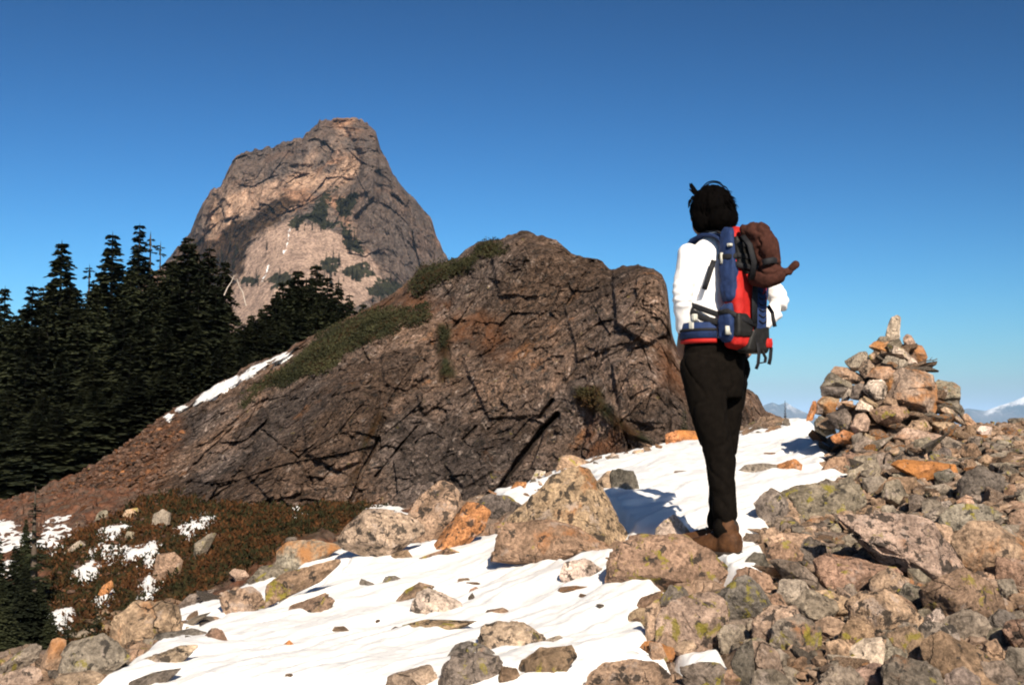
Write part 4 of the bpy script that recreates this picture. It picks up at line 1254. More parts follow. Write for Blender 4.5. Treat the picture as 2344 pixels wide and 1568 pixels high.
# ------------------------------------------------------------------ the cairn
CY = 9.35
CAIRN = [
    ('pale upright stone at the very top of the cairn', 'W', 'p', [(1172, 365), (1190, 270), (1228, 190), (1268, 172), (1297, 190), (1297, 250), (1292, 365)]),
    ('small grey stone at the left foot of the upright top stone', 'G', 'p', [(1095, 385), (1130, 348), (1200, 348), (1222, 380), (1150, 405)]),
    ('rounded pinkish stone right of the upright top stone', 'P', 'p', [(1322, 365), (1350, 328), (1390, 342), (1438, 412), (1365, 442), (1330, 405)]),
    ('orange brown stone overhanging the upper right of the cairn', 'B', 'o', [(1388, 480), (1415, 422), (1480, 428), (1518, 500), (1502, 562), (1430, 562), (1393, 520)]),
    ('orange topped stone under the top stone, left', 'T', 'o', [(1025, 445), (1080, 392), (1200, 398), (1222, 460), (1190, 518), (1130, 485), (1040, 485)]),
    ('grey stone directly under the upright top stone', 'G', 'n', [(1188, 405), (1290, 365), (1312, 420), (1282, 472), (1215, 465)]),
    ('pale grey wedge below and right of the top stones', 'W', 'n', [(1225, 495), (1250, 428), (1330, 458), (1405, 520), (1385, 545), (1300, 515)]),
    ('grey pointed stone sticking out of cairn\'s upper left side', 'G', 'n', [(835, 552), (960, 478), (1010, 478), (1032, 530), (960, 615), (890, 615)]),
    ('rounded pinkish stone beneath the pointed left stone', 'P', 's', [(948, 625), (980, 558), (1040, 543), (1092, 590), (1082, 652), (1000, 675)]),
    ('flat grey slab across the upper middle of the cairn', 'G', 'p', [(1145, 565), (1200, 498), (1290, 505), (1352, 560), (1342, 605), (1280, 635)]),
    ('small lichened stone above the flat grey slab', 'T', 'l', [(1035, 510), (1080, 468), (1152, 500), (1132, 565), (1060, 548)]),
    ('pale tan triangular stone above the big orange face', 'W', 'p', [(1338, 625), (1370, 538), (1412, 538), (1452, 590), (1442, 645), (1370, 638)]),
    ('small pale stone at the right shoulder of the cairn', 'P', 'p', [(1438, 605), (1480, 568), (1532, 578), (1524, 645), (1450, 648)]),
    ('orange stone on the left shoulder of the cairn', 'T', 'o', [(716, 645), (740, 598), (860, 612), (902, 650), (882, 695), (790, 685)]),
    ('wide grey slab forming the cairn\'s left ledge', 'G', 'n', [(628, 760), (720, 648), (790, 675), (880, 718), (893, 775), (760, 768)]),
    ('block coloured dark for the shaded underside of the left ledge slab', 'D', 'p', [(635, 830), (640, 758), (760, 758), (892, 772), (800, 848)]),  # stands in for the ledge slab's underside, its shade put into the colour
    ('tan knobbly stone next to the left shoulder', 'T', 'n', [(788, 668), (900, 638), (1000, 688), (1003, 735), (930, 738), (820, 708)]),
    ('long orange slab in the middle of the cairn', 'T', 'o', [(1025, 670), (1090, 608), (1200, 598), (1282, 640), (1252, 695), (1130, 708)]),
    ('light grey rounded stone at the cairn\'s centre', 'W', 's', [(985, 795), (1030, 722), (1150, 712), (1193, 770), (1152, 855), (1060, 855)]),
    ('biggest stone of the cairn, flat orange and pink face', 'P', 'o', [(1188, 855), (1250, 680), (1310, 628), (1440, 636), (1562, 680), (1595, 760), (1602, 900), (1550, 1022), (1400, 942), (1290, 905)]),
    ('squared grey block right of the big orange face', 'G', 'n', [(1588, 865), (1575, 740), (1610, 708), (1760, 743), (1795, 780), (1795, 882), (1610, 890)]),
    ('rusty small stone wedged left of the big orange face', 'B', 'o', [(1168, 750), (1210, 688), (1252, 678), (1222, 775), (1190, 795)]),
    ('pale triangular stone in the left middle of the cairn', 'W', 'p', [(802, 875), (840, 768), (908, 810), (862, 865)]),
    ('orange topped stone low on the cairn\'s left side', 'T', 'o', [(598, 910), (640, 858), (720, 843), (782, 870), (742, 965), (680, 975), (640, 945)]),
    ('flat tan stone between two pale stones, lower left', 'T', 'p', [(768, 935), (780, 898), (890, 886), (903, 935), (830, 950)]),
    ('white angular stone low in the cairn\'s middle', 'W', 'p', [(925, 945), (960, 878), (1050, 908), (1075, 950), (1000, 960)]),
    ('tan splinter above the white angular stone', 'T', 'p', [(955, 875), (1000, 848), (1112, 908), (1082, 935)]),
    ('long mossy brown stone at the cairn\'s foot', 'B', 'l', [(1045, 980), (1160, 932), (1330, 942), (1375, 1000), (1290, 1055), (1120, 1055)]),
    ('angular grey block at the cairn\'s lower left foot', 'G', 'n', [(575, 1070), (620, 1018), (720, 1058), (752, 1140), (670, 1165), (590, 1125)]),
    ('rounded pinkish grey stone at the cairn\'s foot', 'P', 'n', [(885, 1095), (930, 1008), (1000, 996), (1044, 1060), (1022, 1125), (930, 1145)]),
    ('dark mossy stone above the lower left grey block', 'D', 'l', [(675, 1005), (840, 955), (882, 1020), (862, 1115), (760, 1095)]),
    ('pink leaning slab on the cairn\'s lower right', 'P', 'n', [(1585, 985), (1620, 915), (1700, 928), (1852, 1070), (1832, 1135), (1700, 1035)]),
    ('dark block under the squared grey block', 'D', 'n', [(1635, 905), (1780, 888), (1832, 960), (1822, 1005), (1720, 965)]),
    ('orange stone at the right foot of the cairn', 'T', 'o', [(1795, 1005), (1860, 998), (1932, 1070), (1922, 1115), (1850, 1085)]),
    ('pale loose stone lying just right of the cairn', 'W', 'p', [(1938, 1138), (1970, 1098), (2062, 1108), (2062, 1162), (1970, 1168)]),
    ('thin orange slab leaning at the cairn\'s far left', 'O', 'p', [(505, 1030), (562, 895), (592, 895), (592, 975), (560, 1030)]),
    ('dark stone behind the thin orange slab', 'D', 'p', [(578, 975), (600, 902), (652, 950), (642, 990)]),
    ('brown block under the orange right foot stone', 'B', 'n', [(1825, 1160), (1860, 1098), (1930, 1098), (1937, 1175), (1880, 1188)]),
    ('knobbly tan rock below the cairn, centre', 'T', 'l', [(1345, 1120), (1400, 1058), (1500, 1048), (1562, 1110), (1500, 1155)]),
    ('yellow lichened rock below the big orange face', 'T', 'l', [(1555, 1070), (1640, 1048), (1740, 1078), (1782, 1140), (1650, 1165)]),
    ('broad pink rock spreading under the cairn', 'P', 'n', [(1235, 1190), (1350, 1108), (1500, 1145), (1685, 1175), (1620, 1258), (1400, 1248)]),
    ('orange red rock below the mossy dark stone', 'O', 'n', [(715, 1190), (820, 1138), (922, 1168), (902, 1235), (750, 1225)]),
    ('small upright grey stone below the pinkish foot stone', 'G', 'p', [(888, 1180), (980, 1148), (962, 1252), (898, 1252)]),
    ('brown wedge right of the small upright grey stone', 'T', 'n', [(978, 1260), (1000, 1158), (1082, 1198), (1074, 1285)]),
    ('small tan stone above the mossy brown foot stone', 'T', 'p', [(1150, 900), (1190, 855), (1260, 880), (1290, 930), (1200, 935)]),
    ('dark wedge in the gap left of the light grey stone', 'D', 'p', [(880, 850), (900, 760), (980, 740), (1000, 800), (960, 860)]),
]


def cairn_stone(lab, pal, mt, q):
    p = K2D(q)
    cu, cv = np.mean([a for a, b in p]), np.mean([b for a, b in p])
    k_ = 0.93 if cv < 745 else 1.0
    p = [(cu + (a - cu) * k_, cv + (b - cv) * (k_ if cv > 745 else 0.98)) for a, b in p]
    us = [a for a, b in p]
    vs = [b for a, b in p]
    cu, cv = sum(us) / len(us), sum(vs) / len(vs)
    R = (20 + (cv - 770) * 0.72) / FP * CY
    dx = (cu - 2055) / FP * CY
    T = 0.5 * math.sqrt((max(us) - min(us)) * (max(vs) - min(vs))) / FP * CY
    Y = CY - 0.85 * math.sqrt(max(R * R - dx * dx, 0.0)) + 0.15 * T
    if cv > 985:
        Y = min(Y, ground_hit(cu, max(vs)) or Y)
    return put_rock("cairn_stone", lab, 'cairn stone', pal, mt, p, Y, 'stones piled up in the cairn', 1.25, 0.10, 0.045, 0, 0.0)


for a in CAIRN:
    cairn_stone(*a)

# ------------------------------------------------------------------ stone templates for the countless smaller ones
def template(sub, seed, flat=0.75):
    rng = np.random.default_rng(seed)
    n = rng.normal(size=(13, 3))
    n /= np.linalg.norm(n, axis=1, keepdims=True)
    dd = rng.uniform(0.62, 1.0, 13)
    n = np.concatenate([n, [[0, 0, 1], [0, 0, -1]]])
    dd = np.concatenate([dd, [flat * 0.8, flat]])
    v, f = polytope(n, dd, (1, 1, 1), sub, rng, 0.04)
    return v * np.array([rng.uniform(0.85, 1.25), rng.uniform(0.75, 1.0), rng.uniform(0.6, 0.85)]), f


TEMPL = [mesh_np("stone", *template(4, 900 + k), MR[('n', 'l', 's', 'n', 'o', 'n')[k % 6]], False) for k in range(18)]
LOW = [template(2, 800 + k) for k in range(10)]
LOW1 = [template(1, 850 + k) for k in range(8)]


rng = np.random.default_rng(63)
for k in range(46):       # stones deep in the cairn that close the gaps
    z_ = rng.uniform(0, 1) ** 1.35
    v = 985 - 195 * z_
    R = (14 + (v - 770) * 0.60) / FP * CY
    a = rng.uniform(0, 6.28)
    q = math.sqrt(rng.uniform(0, 1)) * R
    c = pt(2052, v, CY)
    r = rng.uniform(0.10, 0.17) * (1.0 - 0.42 * z_)
    o = bpy.data.objects.new("cairn_stone", TEMPL[int(rng.integers(len(TEMPL)))])
    COL.objects.link(o)
    o.location = (c.x + q * math.cos(a), CY + 0.05 + abs(q * math.sin(a)) * 0.9, c.z)
    o.rotation_euler = (rng.uniform(-0.6, 0.6), rng.uniform(-0.6, 0.6), rng.uniform(0, 6.28))
    o.scale = (r, r, r * 0.85)
    o.color = (*(np.array(PAL['GDTB'[k % 4]]) * rng.uniform(0.8, 1.1)).tolist(), 1)
    tag(o, 'stone deep inside the cairn, glimpsed between its outer stones', 'cairn stone', 'stones inside the cairn')


for k in range(70):       # smaller stones wedged into the cairn's face
    z_ = rng.uniform(0.0, 0.93)
    v = 992 - 205 * z_
    R = (16 + (v - 775) * 0.70) / FP * CY
    a = rng.uniform(-1.25, 0.95) if v > 895 else rng.uniform(-1.1, 0.35)
    c = pt(2057, v, CY)
    r = rng.uniform(0.055, 0.105) * (1.0 - 0.35 * z_)
    o = bpy.data.objects.new("cairn_stone", TEMPL[int(rng.integers(len(TEMPL)))])
    COL.objects.link(o)
    o.location = (c.x + 0.88 * R * math.sin(a), CY - R * math.cos(a) * 0.80 + 0.03, c.z)
    o.rotation_euler = (rng.uniform(-0.4, 0.4), rng.uniform(-0.4, 0.4), rng.uniform(0, 6.28))
    o.scale = (r * 1.2, r, r * 0.8)
    o.color = (*(np.array(PAL['GTBPTG'[k % 6]]) * rng.uniform(0.75, 1.1)).tolist(), 1)
    tag(o, "small filler stone wedged between the larger stones on the cairn's face", 'cairn stone', 'small stones filling the cairn face')


def inside(poly, u, v):
    return bool(sdf(poly, np.array([u], float), np.array([v], float))[0] > 0)


def scatter(poly, n, size, seed, label, group, pals='TPGBGTD', sink=0.25, name='stone', cat='stone', mind=0.8):
    rng = np.random.default_rng(seed)
    P = np.array(poly, float)
    lo, hi = P.min(0), P.max(0)
    done, tries = [], 0
    while len(done) < n and tries < n * 60:
        tries += 1
        u, v = rng.uniform(lo, hi)
        if not inside(poly, u, v):
            continue
        px = rng.uniform(*size) if rng.random() < 0.6 else rng.uniform(size[0], (size[0] + size[1]) / 2)
        if any(math.hypot(u - a, (v - b) * 1.4) < mind * (px + c) for a, b, c in done):
            continue
        Y = ground_hit(u, v)
        if Y is None:
            continue
        done.append((u, v, px))
        r = px / FP * Y
        x = float(ray(u, v)[0]) * Y
        o = bpy.data.objects.new(name, TEMPL[int(rng.integers(len(TEMPL)))])
        COL.objects.link(o)
        o.location = (x, Y, surf_z(x, Y) + r * (0.5 - sink) * 0.8)
        o.rotation_euler = (rng.uniform(-0.5, 0.5), rng.uniform(-0.5, 0.5), rng.uniform(0, 6.28))
        o.scale = (r,) * 3
        pal = pals[int(rng.integers(len(pals)))]
        c = np.array(PAL[pal]) * rng.uniform(0.8, 1.15)
        o.color = (*c.tolist(), 1)
        tag(o, label, cat, group)


scatter(C2D([(700, 600), (1000, 300), (1300, 200), (1700, 120), (2340, 250), (2340, 1560), (480, 1560), (480, 1300), (640, 1000)]), 70, (14, 34), 41,
        'smallish weathered stone lodged between larger blocks of the right foreground', 'stones between the right foreground blocks')
scatter(C2D([(980, 60), (1100, -40), (2100, -60), (2340, 60), (2340, 300), (1200, 180)]), 45, (8, 22), 42,
        'small weathered stone on the talus just under the cairn', 'stones on the talus under the cairn', 'TPGOGTO')
scatter(A2D([(340, 1560), (900, 1390), (1300, 1160), (1700, 1040), (1700, 900), (1300, 1000), (800, 1350), (300, 1500)]), 16, (9, 22), 43,
        'small stone along the left margin of the main snow', 'stones along the left snow margin')
scatter(B2D([(1150, 350), (1700, 150), (2200, 40), (2200, 110), (1750, 220), (1300, 400)]), 22, (6, 15), 44,
        'small pale stone on the rocky rim between snow and outcrop', 'stones on the rim below the outcrop', 'TPWGT')
scatter([(1690, 1005), (1740, 978), (1800, 962), (1812, 980), (1720, 1000)], 9, (7, 14), 45,
        'small grey rock on the snow crest right of the legs', 'rocks on the snow crest', 'GTG')

# angular blocks packed between the traced slabs of the right foreground
rng = np.random.default_rng(46)
FIELD = C2D([(560, 1000), (720, 620), (900, 420), (1150, 250), (1350, 60), (2100, 20), (2400, 150), (2400, 1600), (470, 1600), (480, 1330)])
P_ = np.array(FIELD)
lo, hi = P_.min(0), P_.max(0)
done, tr = [], 0
while len(done) < 130 and tr < 9000:
    tr += 1
    u, v = rng.uniform(lo, hi)
    k = 0.35 + 0.65 * (v - 1000) / 560
    L = rng.uniform(55, 120) * k
    if not inside(FIELD, u, v) or any(math.hypot(u - a, (v - b) * 1.5) < 0.44 * (L + c) for a, b, c in done):
        continue
    done.append((u, v, L))
    n_ = int(rng.integers(5, 8))
    th = np.sort((np.arange(n_) + rng.uniform(-0.3, 0.3, n_)) * 2 * math.pi / n_)
    rx, ry = L * 0.62, L * rng.uniform(0.38, 0.56)
    sl = math.radians(rng.uniform(0, 24))
    q = [(u + rx * math.cos(t) * math.cos(sl) - ry * math.sin(t) * math.sin(sl), v + rx * math.cos(t) * math.sin(sl) + ry * math.sin(t) * math.cos(sl)) for t in th]
    put_rock('block', 'angular weathered block packed among the bigger slabs of the right foreground', 'rock', 'GBTGDGB'[int(rng.integers(7))], 'nlsnp'[int(rng.integers(5))], q, None, 'blocks packed in the right foreground', 1.0, 0.15, 0.05)

scatter(SNOW[0], 20, (6, 17), 47, 'small stone melting out of the main snow patch', 'small stones in the main snow', 'BGTBG', 0.42)
# stones lying in the snow, each barely showing
for i, (u, v, r, lab) in enumerate([(1085, 1352, 9, 'tiny reddish pebble alone on the upper snow'), (992, 1352, 0, ''), (905, 1450, 8, 'dark pebble in the snow left of tan boulder'),
                                    (1560, 1090, 8, 'small stone in snow beside the hiker\'s long shadow'), (1760, 1055, 10, 'flat stone in the snow right of the hiker\'s thigh')]):
    if not lab:
        continue
    Y = ground_hit(u, v)
    x = float(ray(u, v)[0]) * Y
    o = link("stone", TEMPL[i], None, (x, Y, surf_z(x, Y)))
    o.scale = (r / FP * Y * 1.4, r / FP * Y, r / FP * Y * 0.7)
    o.color = (*PAL['B'], 1)
    tag(o, lab, 'stone')


def rubble(name, poly_list, n, size, seed, mat_base, label=None, pals='TPGBGTD', low=LOW, sink=0.2, surf=None, avoid_snow=True):
    rng = np.random.default_rng(seed)
    V, F, Cc, base = [], [], [], 0
    P = np.concatenate([np.array(p, float) for p in poly_list])
    lo, hi = P.min(0), P.max(0)
    cnt = tries = 0
    while cnt < n and tries < n * 8:
        tries += 1
        u, v = rng.uniform(lo, hi)
        if not any(inside(p, u, v) for p in poly_list):
            continue
        px = size[0] + (size[1] - size[0]) * rng.random() ** 1.9
        if surf is None:
            Y = ground_hit(u, v)
            if Y is None:
                continue
            if avoid_snow and float(snow_field(np.array([u]), np.array([v]))[0]) > 2:
                continue
            x = float(ray(u, v)[0]) * Y
            r = px / FP * Y
            c = np.array((x, Y, surf_z(x, Y) + r * (0.3 - sink)))
        else:
            c = np.array(surf(u, v))
            r = px / FP * c[1]
            c = c + np.array((0, -0.2 * r, 0))
        t, f = low[int(rng.integers(len(low)))]
        e = Matrix.Rotation(rng.uniform(0, 6.28), 3, 'Z') @ Matrix.Rotation(rng.uniform(-0.7, 0.7), 3, 'X')
        V.append((t * r) @ np.array(e).T + c)
        F.append(f + base)
        base += len(t)
        k = np.array(PAL[pals[int(rng.integers(len(pals)))]]) * rng.uniform(0.5, 0.85)  # tint darkened to paint the shade of gaps between the blocks
        Cc.append(np.repeat(k[None], len(t), 0))
        cnt += 1
    me = mesh_np(name, np.concatenate(V), np.concatenate(F), mat_base, False, {"tint": np.concatenate(Cc)})
    return tag(link(name, me), label, None, None, "stuff")


m = NT("rubble_stone")
pos = position(m)
tn = m.n('ShaderNodeAttribute', attribute_name="tint").outputs['Color']
c, h = rock_layers(m, pos, tn, 2.4, 0.60, 0.60, 0.60, 0.60)
M_RUB = m.done(c, 0.95, m.bump(h, 0.8, 0.02), 0.1)
m = NT("scree_stone")
pos = position(m)
tn = m.n('ShaderNodeAttribute', attribute_name="tint").outputs['Color']
c, h = rock_layers(m, pos, m.mix(0.45, m.scale_col(tn, 0.55), (0.10, 0.042, 0.027)), 2.0, 0.62, 0.66, 0.60, 0.62)
M_RUBD = m.done(c, 0.95, m.bump(h, 0.8, 0.02), 0.1)
rubble("rubble", [C2D([(560, 1300), (700, 560), (900, 330), (1150, 60), (1300, -40), (2100, -90), (2400, -20), (2400, 1600), (480, 1600)]),
                  A2D([(300, 1580), (400, 1300), (700, 1100), (1100, 1040), (1700, 900), (2150, 640), (2150, 780), (1700, 1040), (1000, 1350), (500, 1580)])],
       3600, (5, 22), 51, M_RUB)
rubble("rubble", [B2D([(300, 450), (1000, 360), (1300, 340), (1800, 120), (2250, 20), (2250, 80), (1850, 170), (1400, 330), (1100, 420), (600, 480)])], 260, (3, 9), 52, M_RUB, pals='TPWGTB')
rubble("scree", [SCREE], 1500, (3, 9), 53, M_RUBD, pals='BPBDGBO', low=LOW1, surf=OUT)
rubble("scree", [A2D([(-20, 700), (-20, 480), (300, 380), (1000, 380), (1100, 420), (800, 560), (500, 640), (200, 700)]), A2D([(-20, 900), (300, 640), (1000, 500), (1500, 560), (900, 1000), (200, 1250), (-20, 1300)])], 900, (3, 11), 54, M_RUBD, pals='BPBGDBO', low=LOW1)
# ------------------------------------------------------------------ conifers
def foliage(name, a, b, rough=0.9):
    m = NT(name)
    oi = m.n('ShaderNodeObjectInfo')
    pos = position(m)
    f = m.noise(pos, 1.3, 4, 0.7)
    c = m.mix(m.ramp(f, 0.35, 0.65), a, b)
    c = m.scale_col(c, m.ramp(oi.outputs['Random'], 0, 1, 0.75, 1.3))
    return m.done(c, rough, None, 0.15)


M_NEEDLE = foliage("needles", (0.011, 0.015, 0.007), (0.032, 0.036, 0.016))
M_BARK = plain("bark", (0.085, 0.065, 0.05), 0.95, 0.1, 0.4, 12)
M_DEADWOOD = plain("dead_wood", (0.42, 0.36, 0.31), 0.9, 0.1, 0.25, 14)


def cone_tube(path, radii, sides=7):
    P = np.array(path, float)
    n = len(P)
    V = []
    for i in range(n):
        t = P[min(i + 1, n - 1)] - P[max(i - 1, 0)]
        t /= np.linalg.norm(t) + 1e-9
        a = np.cross(t, [0.3, 1, 0.1])
        a /= np.linalg.norm(a) + 1e-9
        b = np.cross(t, a)
        for k in range(sides):
            q = 2 * math.pi * k / sides
            V.append(P[i] + radii[i] * (math.cos(q) * a + math.sin(q) * b))
    F = []
    for i in range(n - 1):
        for k in range(sides):
            F.append((i * sides + k, i * sides + (k + 1) % sides, (i + 1) * sides + (k + 1) % sides, (i + 1) * sides + k))
    return np.array(V), np.array(F)


def conifer_crown(rng, width, whorls=54, per=10, power=0.85, z0=0.03, gap=0.10, twigs=8):
    """needle sprays on drooping branches, tree of height 1"""
    V, F = [], []

    def quad(a, b, c, d):
        i = len(V)
        V.extend((a, b, c, d))
        F.append((i, i + 1, i + 2, i + 3))
    for wi in range(whorls):
        zc = z0 + (1 - z0) * wi / whorls
        if rng.random() < gap * 0.3:
            continue
        lump = rng.uniform(0.72, 1.15)
        ph = rng.uniform(0, 6.28)
        for k in range(per):
            if rng.random() < gap:
                continue
            z = min(max(zc + rng.normal() * 0.024, z0), 0.985)
            R = width * (1 - z) ** power * lump + 0.007
            q = ph + 2 * math.pi * k / per + rng.uniform(-0.3, 0.3)
            L = R * rng.uniform(0.65, 1.2)
            o = np.array([math.cos(q), math.sin(q), 0])
            s_ = np.array([-math.sin(q), math.cos(q), 0])
            up = rng.uniform(-0.05, 0.22)
            dr = rng.uniform(0.30, 0.60)
            for j in range(twigs):
                s = (j + 0.15) / twigs
                base = np.array([0, 0, z]) + o * L * s + np.array([0, 0, L * (up * s - dr * s * s)])
                tl = L * 0.50 * (1 - 0.70 * s) + 0.008
                for sg in (-1, 1):
                    d = o * 0.65 + s_ * sg * rng.uniform(0.5, 0.95) + np.array([0, 0, rng.uniform(-0.40, 0.10)])
                    tip = base + d * tl
                    wv = np.cross(d, [0, 0, 1]) * tl * 0.30 + np.array([0, 0, tl * rng.uniform(-0.22, 0.22)])
                    mid = base + d * tl * 0.5
                    quad(base, mid + wv, tip, mid - wv)
    i = len(V)
    V.extend(([0.004, 0, 0.96], [-0.004, 0.003, 0.96], [0, 0, 1.0], [0, -0.004, 0.96]))
    F.append((i, i + 1, i + 2, i + 3))
    return np.array(V), np.array(F)


def tree_template(seed, width, **kw):
    rng = np.random.default_rng(seed)
    cv, cf = conifer_crown(rng, width, **kw)
    tv, tf = cone_tube([(0, 0, -0.04), (0.002, 0, 0.3), (-0.002, 0.001, 0.65), (0, 0, 0.985)], [0.017, 0.012, 0.007, 0.001])
    return mesh_np("crown", cv, cf, M_NEEDLE, False), mesh_np("trunk", tv, tf, M_BARK, True)


TT = {
    'full': [tree_template(300 + k, 0.19) for k in range(4)],
    'spire': [tree_template(320 + k, 0.15, whorls=54, power=0.9) for k in range(3)],
    'sparse': [tree_template(340 + k, 0.085, whorls=30, per=6, gap=0.45, z0=0.12, twigs=5) for k in range(2)],
    'small': [tree_template(360 + k, 0.20, whorls=16, per=6, twigs=4) for k in range(3)],
}


def plant_tree(kind, k, base, height, width_scale, label, group, rot, name='fir_tree', cat='tree'):
    crown, trunk = TT[kind][k % len(TT[kind])]
    t = thing(name, label, cat, base, group)
    t.rotation_euler = (0, 0, rot)
    t.scale = (height * width_scale, height * width_scale, height)
    link("crown", crown, t)
    link("trunk", trunk, t)
    return t


TREES = [
    (12, 652, 40, 'spire', 1.0, 'narrow fir spire at the left edge of the photo'), (75, 648, 38, 'spire', 1.2, 'pointed fir second along the skyline from the left edge'),
    (142, 548, 40, 'full', 1.15, 'broad bushy fir with bare thin leader, left skyline'), (205, 603, 43, 'sparse', 1.3, 'thin sparse fir between two taller skyline firs'),
    (258, 528, 41, 'spire', 1.25, 'tall dense fir left of the tallest skyline spire'), (320, 506, 42, 'spire', 1.05, 'tallest skyline spire among the firs'),
    (345, 528, 43, 'sparse', 1.2, 'ragged half bare fir just right of the tallest spire'), (368, 550, 44, 'sparse', 1.0, 'shorter ragged fir left of the peak\'s shoulder'),
    (432, 536, 41, 'full', 1.2, 'wide dark fir in front of the peak\'s left shoulder'), (480, 560, 43, 'full', 1.0, 'dark fir against the brown gully of the peak'),
    (516, 592, 42, 'full', 0.9, 'fir just left of the bleached dead trunks'), (395, 592, 39, 'full', 1.0, ''), (300, 604, 38, 'full', 0.9, ''), (225, 664, 37, 'full', 1.0, ''),
    (110, 690, 36, 'full', 1.0, ''), (40, 716, 35, 'spire', 1.3, ''), (350, 640, 37, 'full', 1.0, ''), (180, 700, 35, 'full', 1.1, ''), (455, 640, 37, 'full', 1.0, ''),
    (600, 700, 42, 'full', 0.9, ''), (640, 660, 43, 'full', 0.9, ''), (683, 612, 44, 'spire', 1.2, 'tallest fir of the group before the talus fan'), (724, 600, 45, 'spire', 1.2, 'fir right of the tallest one before the talus fan'),
    (750, 628, 44, 'spire', 1.2, ''), (775, 640, 43, 'full', 0.8, ''), (800, 668, 43, 'full', 0.8, 'last tall fir before the outcrop\'s left ridge'), (832, 690, 44, 'spire', 1.0, 'small fir tip peeping over the outcrop\'s ridge'),
    (575, 730, 40, 'full', 0.9, ''), (660, 690, 41, 'full', 0.9, ''), (705, 680, 42, 'full', 0.9, ''), (545, 745, 41, 'full', 0.9, ''),
    (612, 692, 39, 'full', 1.1, ''), (632, 668, 40, 'full', 1.0, ''), (662, 652, 41, 'full', 1.0, ''), (692, 656, 40, 'full', 1.1, ''), (716, 650, 41, 'full', 1.0, ''), (738, 662, 40, 'full', 1.0, ''),
    (762, 668, 40, 'full', 1.0, ''), (786, 692, 39, 'full', 1.0, ''), (815, 708, 41, 'full', 0.9, ''), (590, 728, 38, 'full', 1.2, ''), (560, 738, 38, 'full', 1.2, ''), (576, 716, 40, 'full', 1.0, ''), (603, 712, 41, 'spire', 1.1, ''),
    (648, 640, 43, 'spire', 1.2, ''), (668, 632, 44, 'spire', 1.2, ''), (702, 632, 44, 'spire', 1.2, ''), (620, 730, 37.5, 'full', 1.2, ''), (655, 705, 38.5, 'full', 1.2, ''), (690, 700, 38.5, 'full', 1.2, ''), (725, 695, 39, 'full', 1.1, ''), (160, 640, 39, 'full', 1.2, ''), (90, 745, 35, 'full', 1.4, ''), (285, 690, 36, 'full', 1.4, ''),
    (410, 660, 36, 'full', 1.5, ''), (495, 650, 39, 'full', 1.3, ''), (330, 720, 34.5, 'full', 1.5, ''), (-20, 700, 38, 'full', 1.3, ''),
    (28, 735, 39, 'full', 1.2, ''), (100, 660, 42, 'full', 1.1, ''), (172, 660, 42, 'full', 1.2, ''), (190, 690, 40, 'full', 1.3, ''), (232, 615, 43, 'full', 1.1, ''), (280, 610, 43, 'full', 1.1, ''), (305, 590, 44, 'full', 1.0, ''),
    (340, 590, 44, 'full', 1.0, ''), (362, 610, 43, 'full', 1.1, ''), (384, 592, 44, 'full', 1.0, ''), (408, 575, 44, 'full', 1.0, ''), (455, 572, 43, 'full', 1.1, ''), (55, 700, 41, 'full', 1.1, ''), (120, 640, 43, 'full', 1.0, ''),
    (-15, 680, 42, 'full', 1.1, ''), (215, 640, 43, 'full', 1.0, ''),
    (60, 800, 33, 'full', 1.2, ''), (140, 810, 33, 'full', 1.3, ''), (215, 800, 33, 'full', 1.3, ''), (300, 770, 33, 'full', 1.3, ''), (380, 745, 34, 'full', 1.2, ''),
    (450, 730, 34, 'full', 1.2, ''), (520, 760, 35, 'full', 1.2, ''), (600, 765, 36, 'full', 1.1, ''), (650, 735, 38, 'full', 1.1, ''), (700, 715, 39, 'full', 1.0, ''),
    (745, 690, 40, 'full', 1.0, ''), (770, 700, 39, 'full', 1.0, ''), (20, 890, 31, 'full', 1.4, ''), (100, 900, 31, 'full', 1.4, ''), (190, 890, 31, 'full', 1.4, ''), (280, 870, 31.5, 'full', 1.4, ''),
    (360, 850, 32, 'full', 1.4, ''), (430, 820, 32.5, 'full', 1.3, ''), (500, 800, 33.5, 'full', 1.3, ''), (560, 790, 34, 'full', 1.2, ''),
    (50, 980, 30, 'full', 1.6, ''), (130, 985, 30, 'full', 1.6, ''), (220, 970, 30, 'full', 1.6, ''), (310, 930, 30.5, 'full', 1.6, ''), (-40, 820, 33, 'full', 1.3, ''), (0, 1040, 29.5, 'full', 1.8, ''),
    (80, 1060, 29, 'full', 1.8, ''), (380, 900, 31, 'full', 1.5, ''),
]
rng = np.random.default_rng(77)
for i, (u, v, Y, kd, ws, lab) in enumerate(TREES):
    p = pt(u, v, Y)
    zb = ground_z(p.x, p.y) - 0.1
    h = max(p.z - zb, 2.0)
    plant_tree(kd, i, (p.x, p.y, zb), h, ws * (11.0 / h) ** 0.35, lab or 'dark fir standing in the mass of the forest below the skyline', 'firs of the dark forest', float(rng.uniform(0, 6.28)))

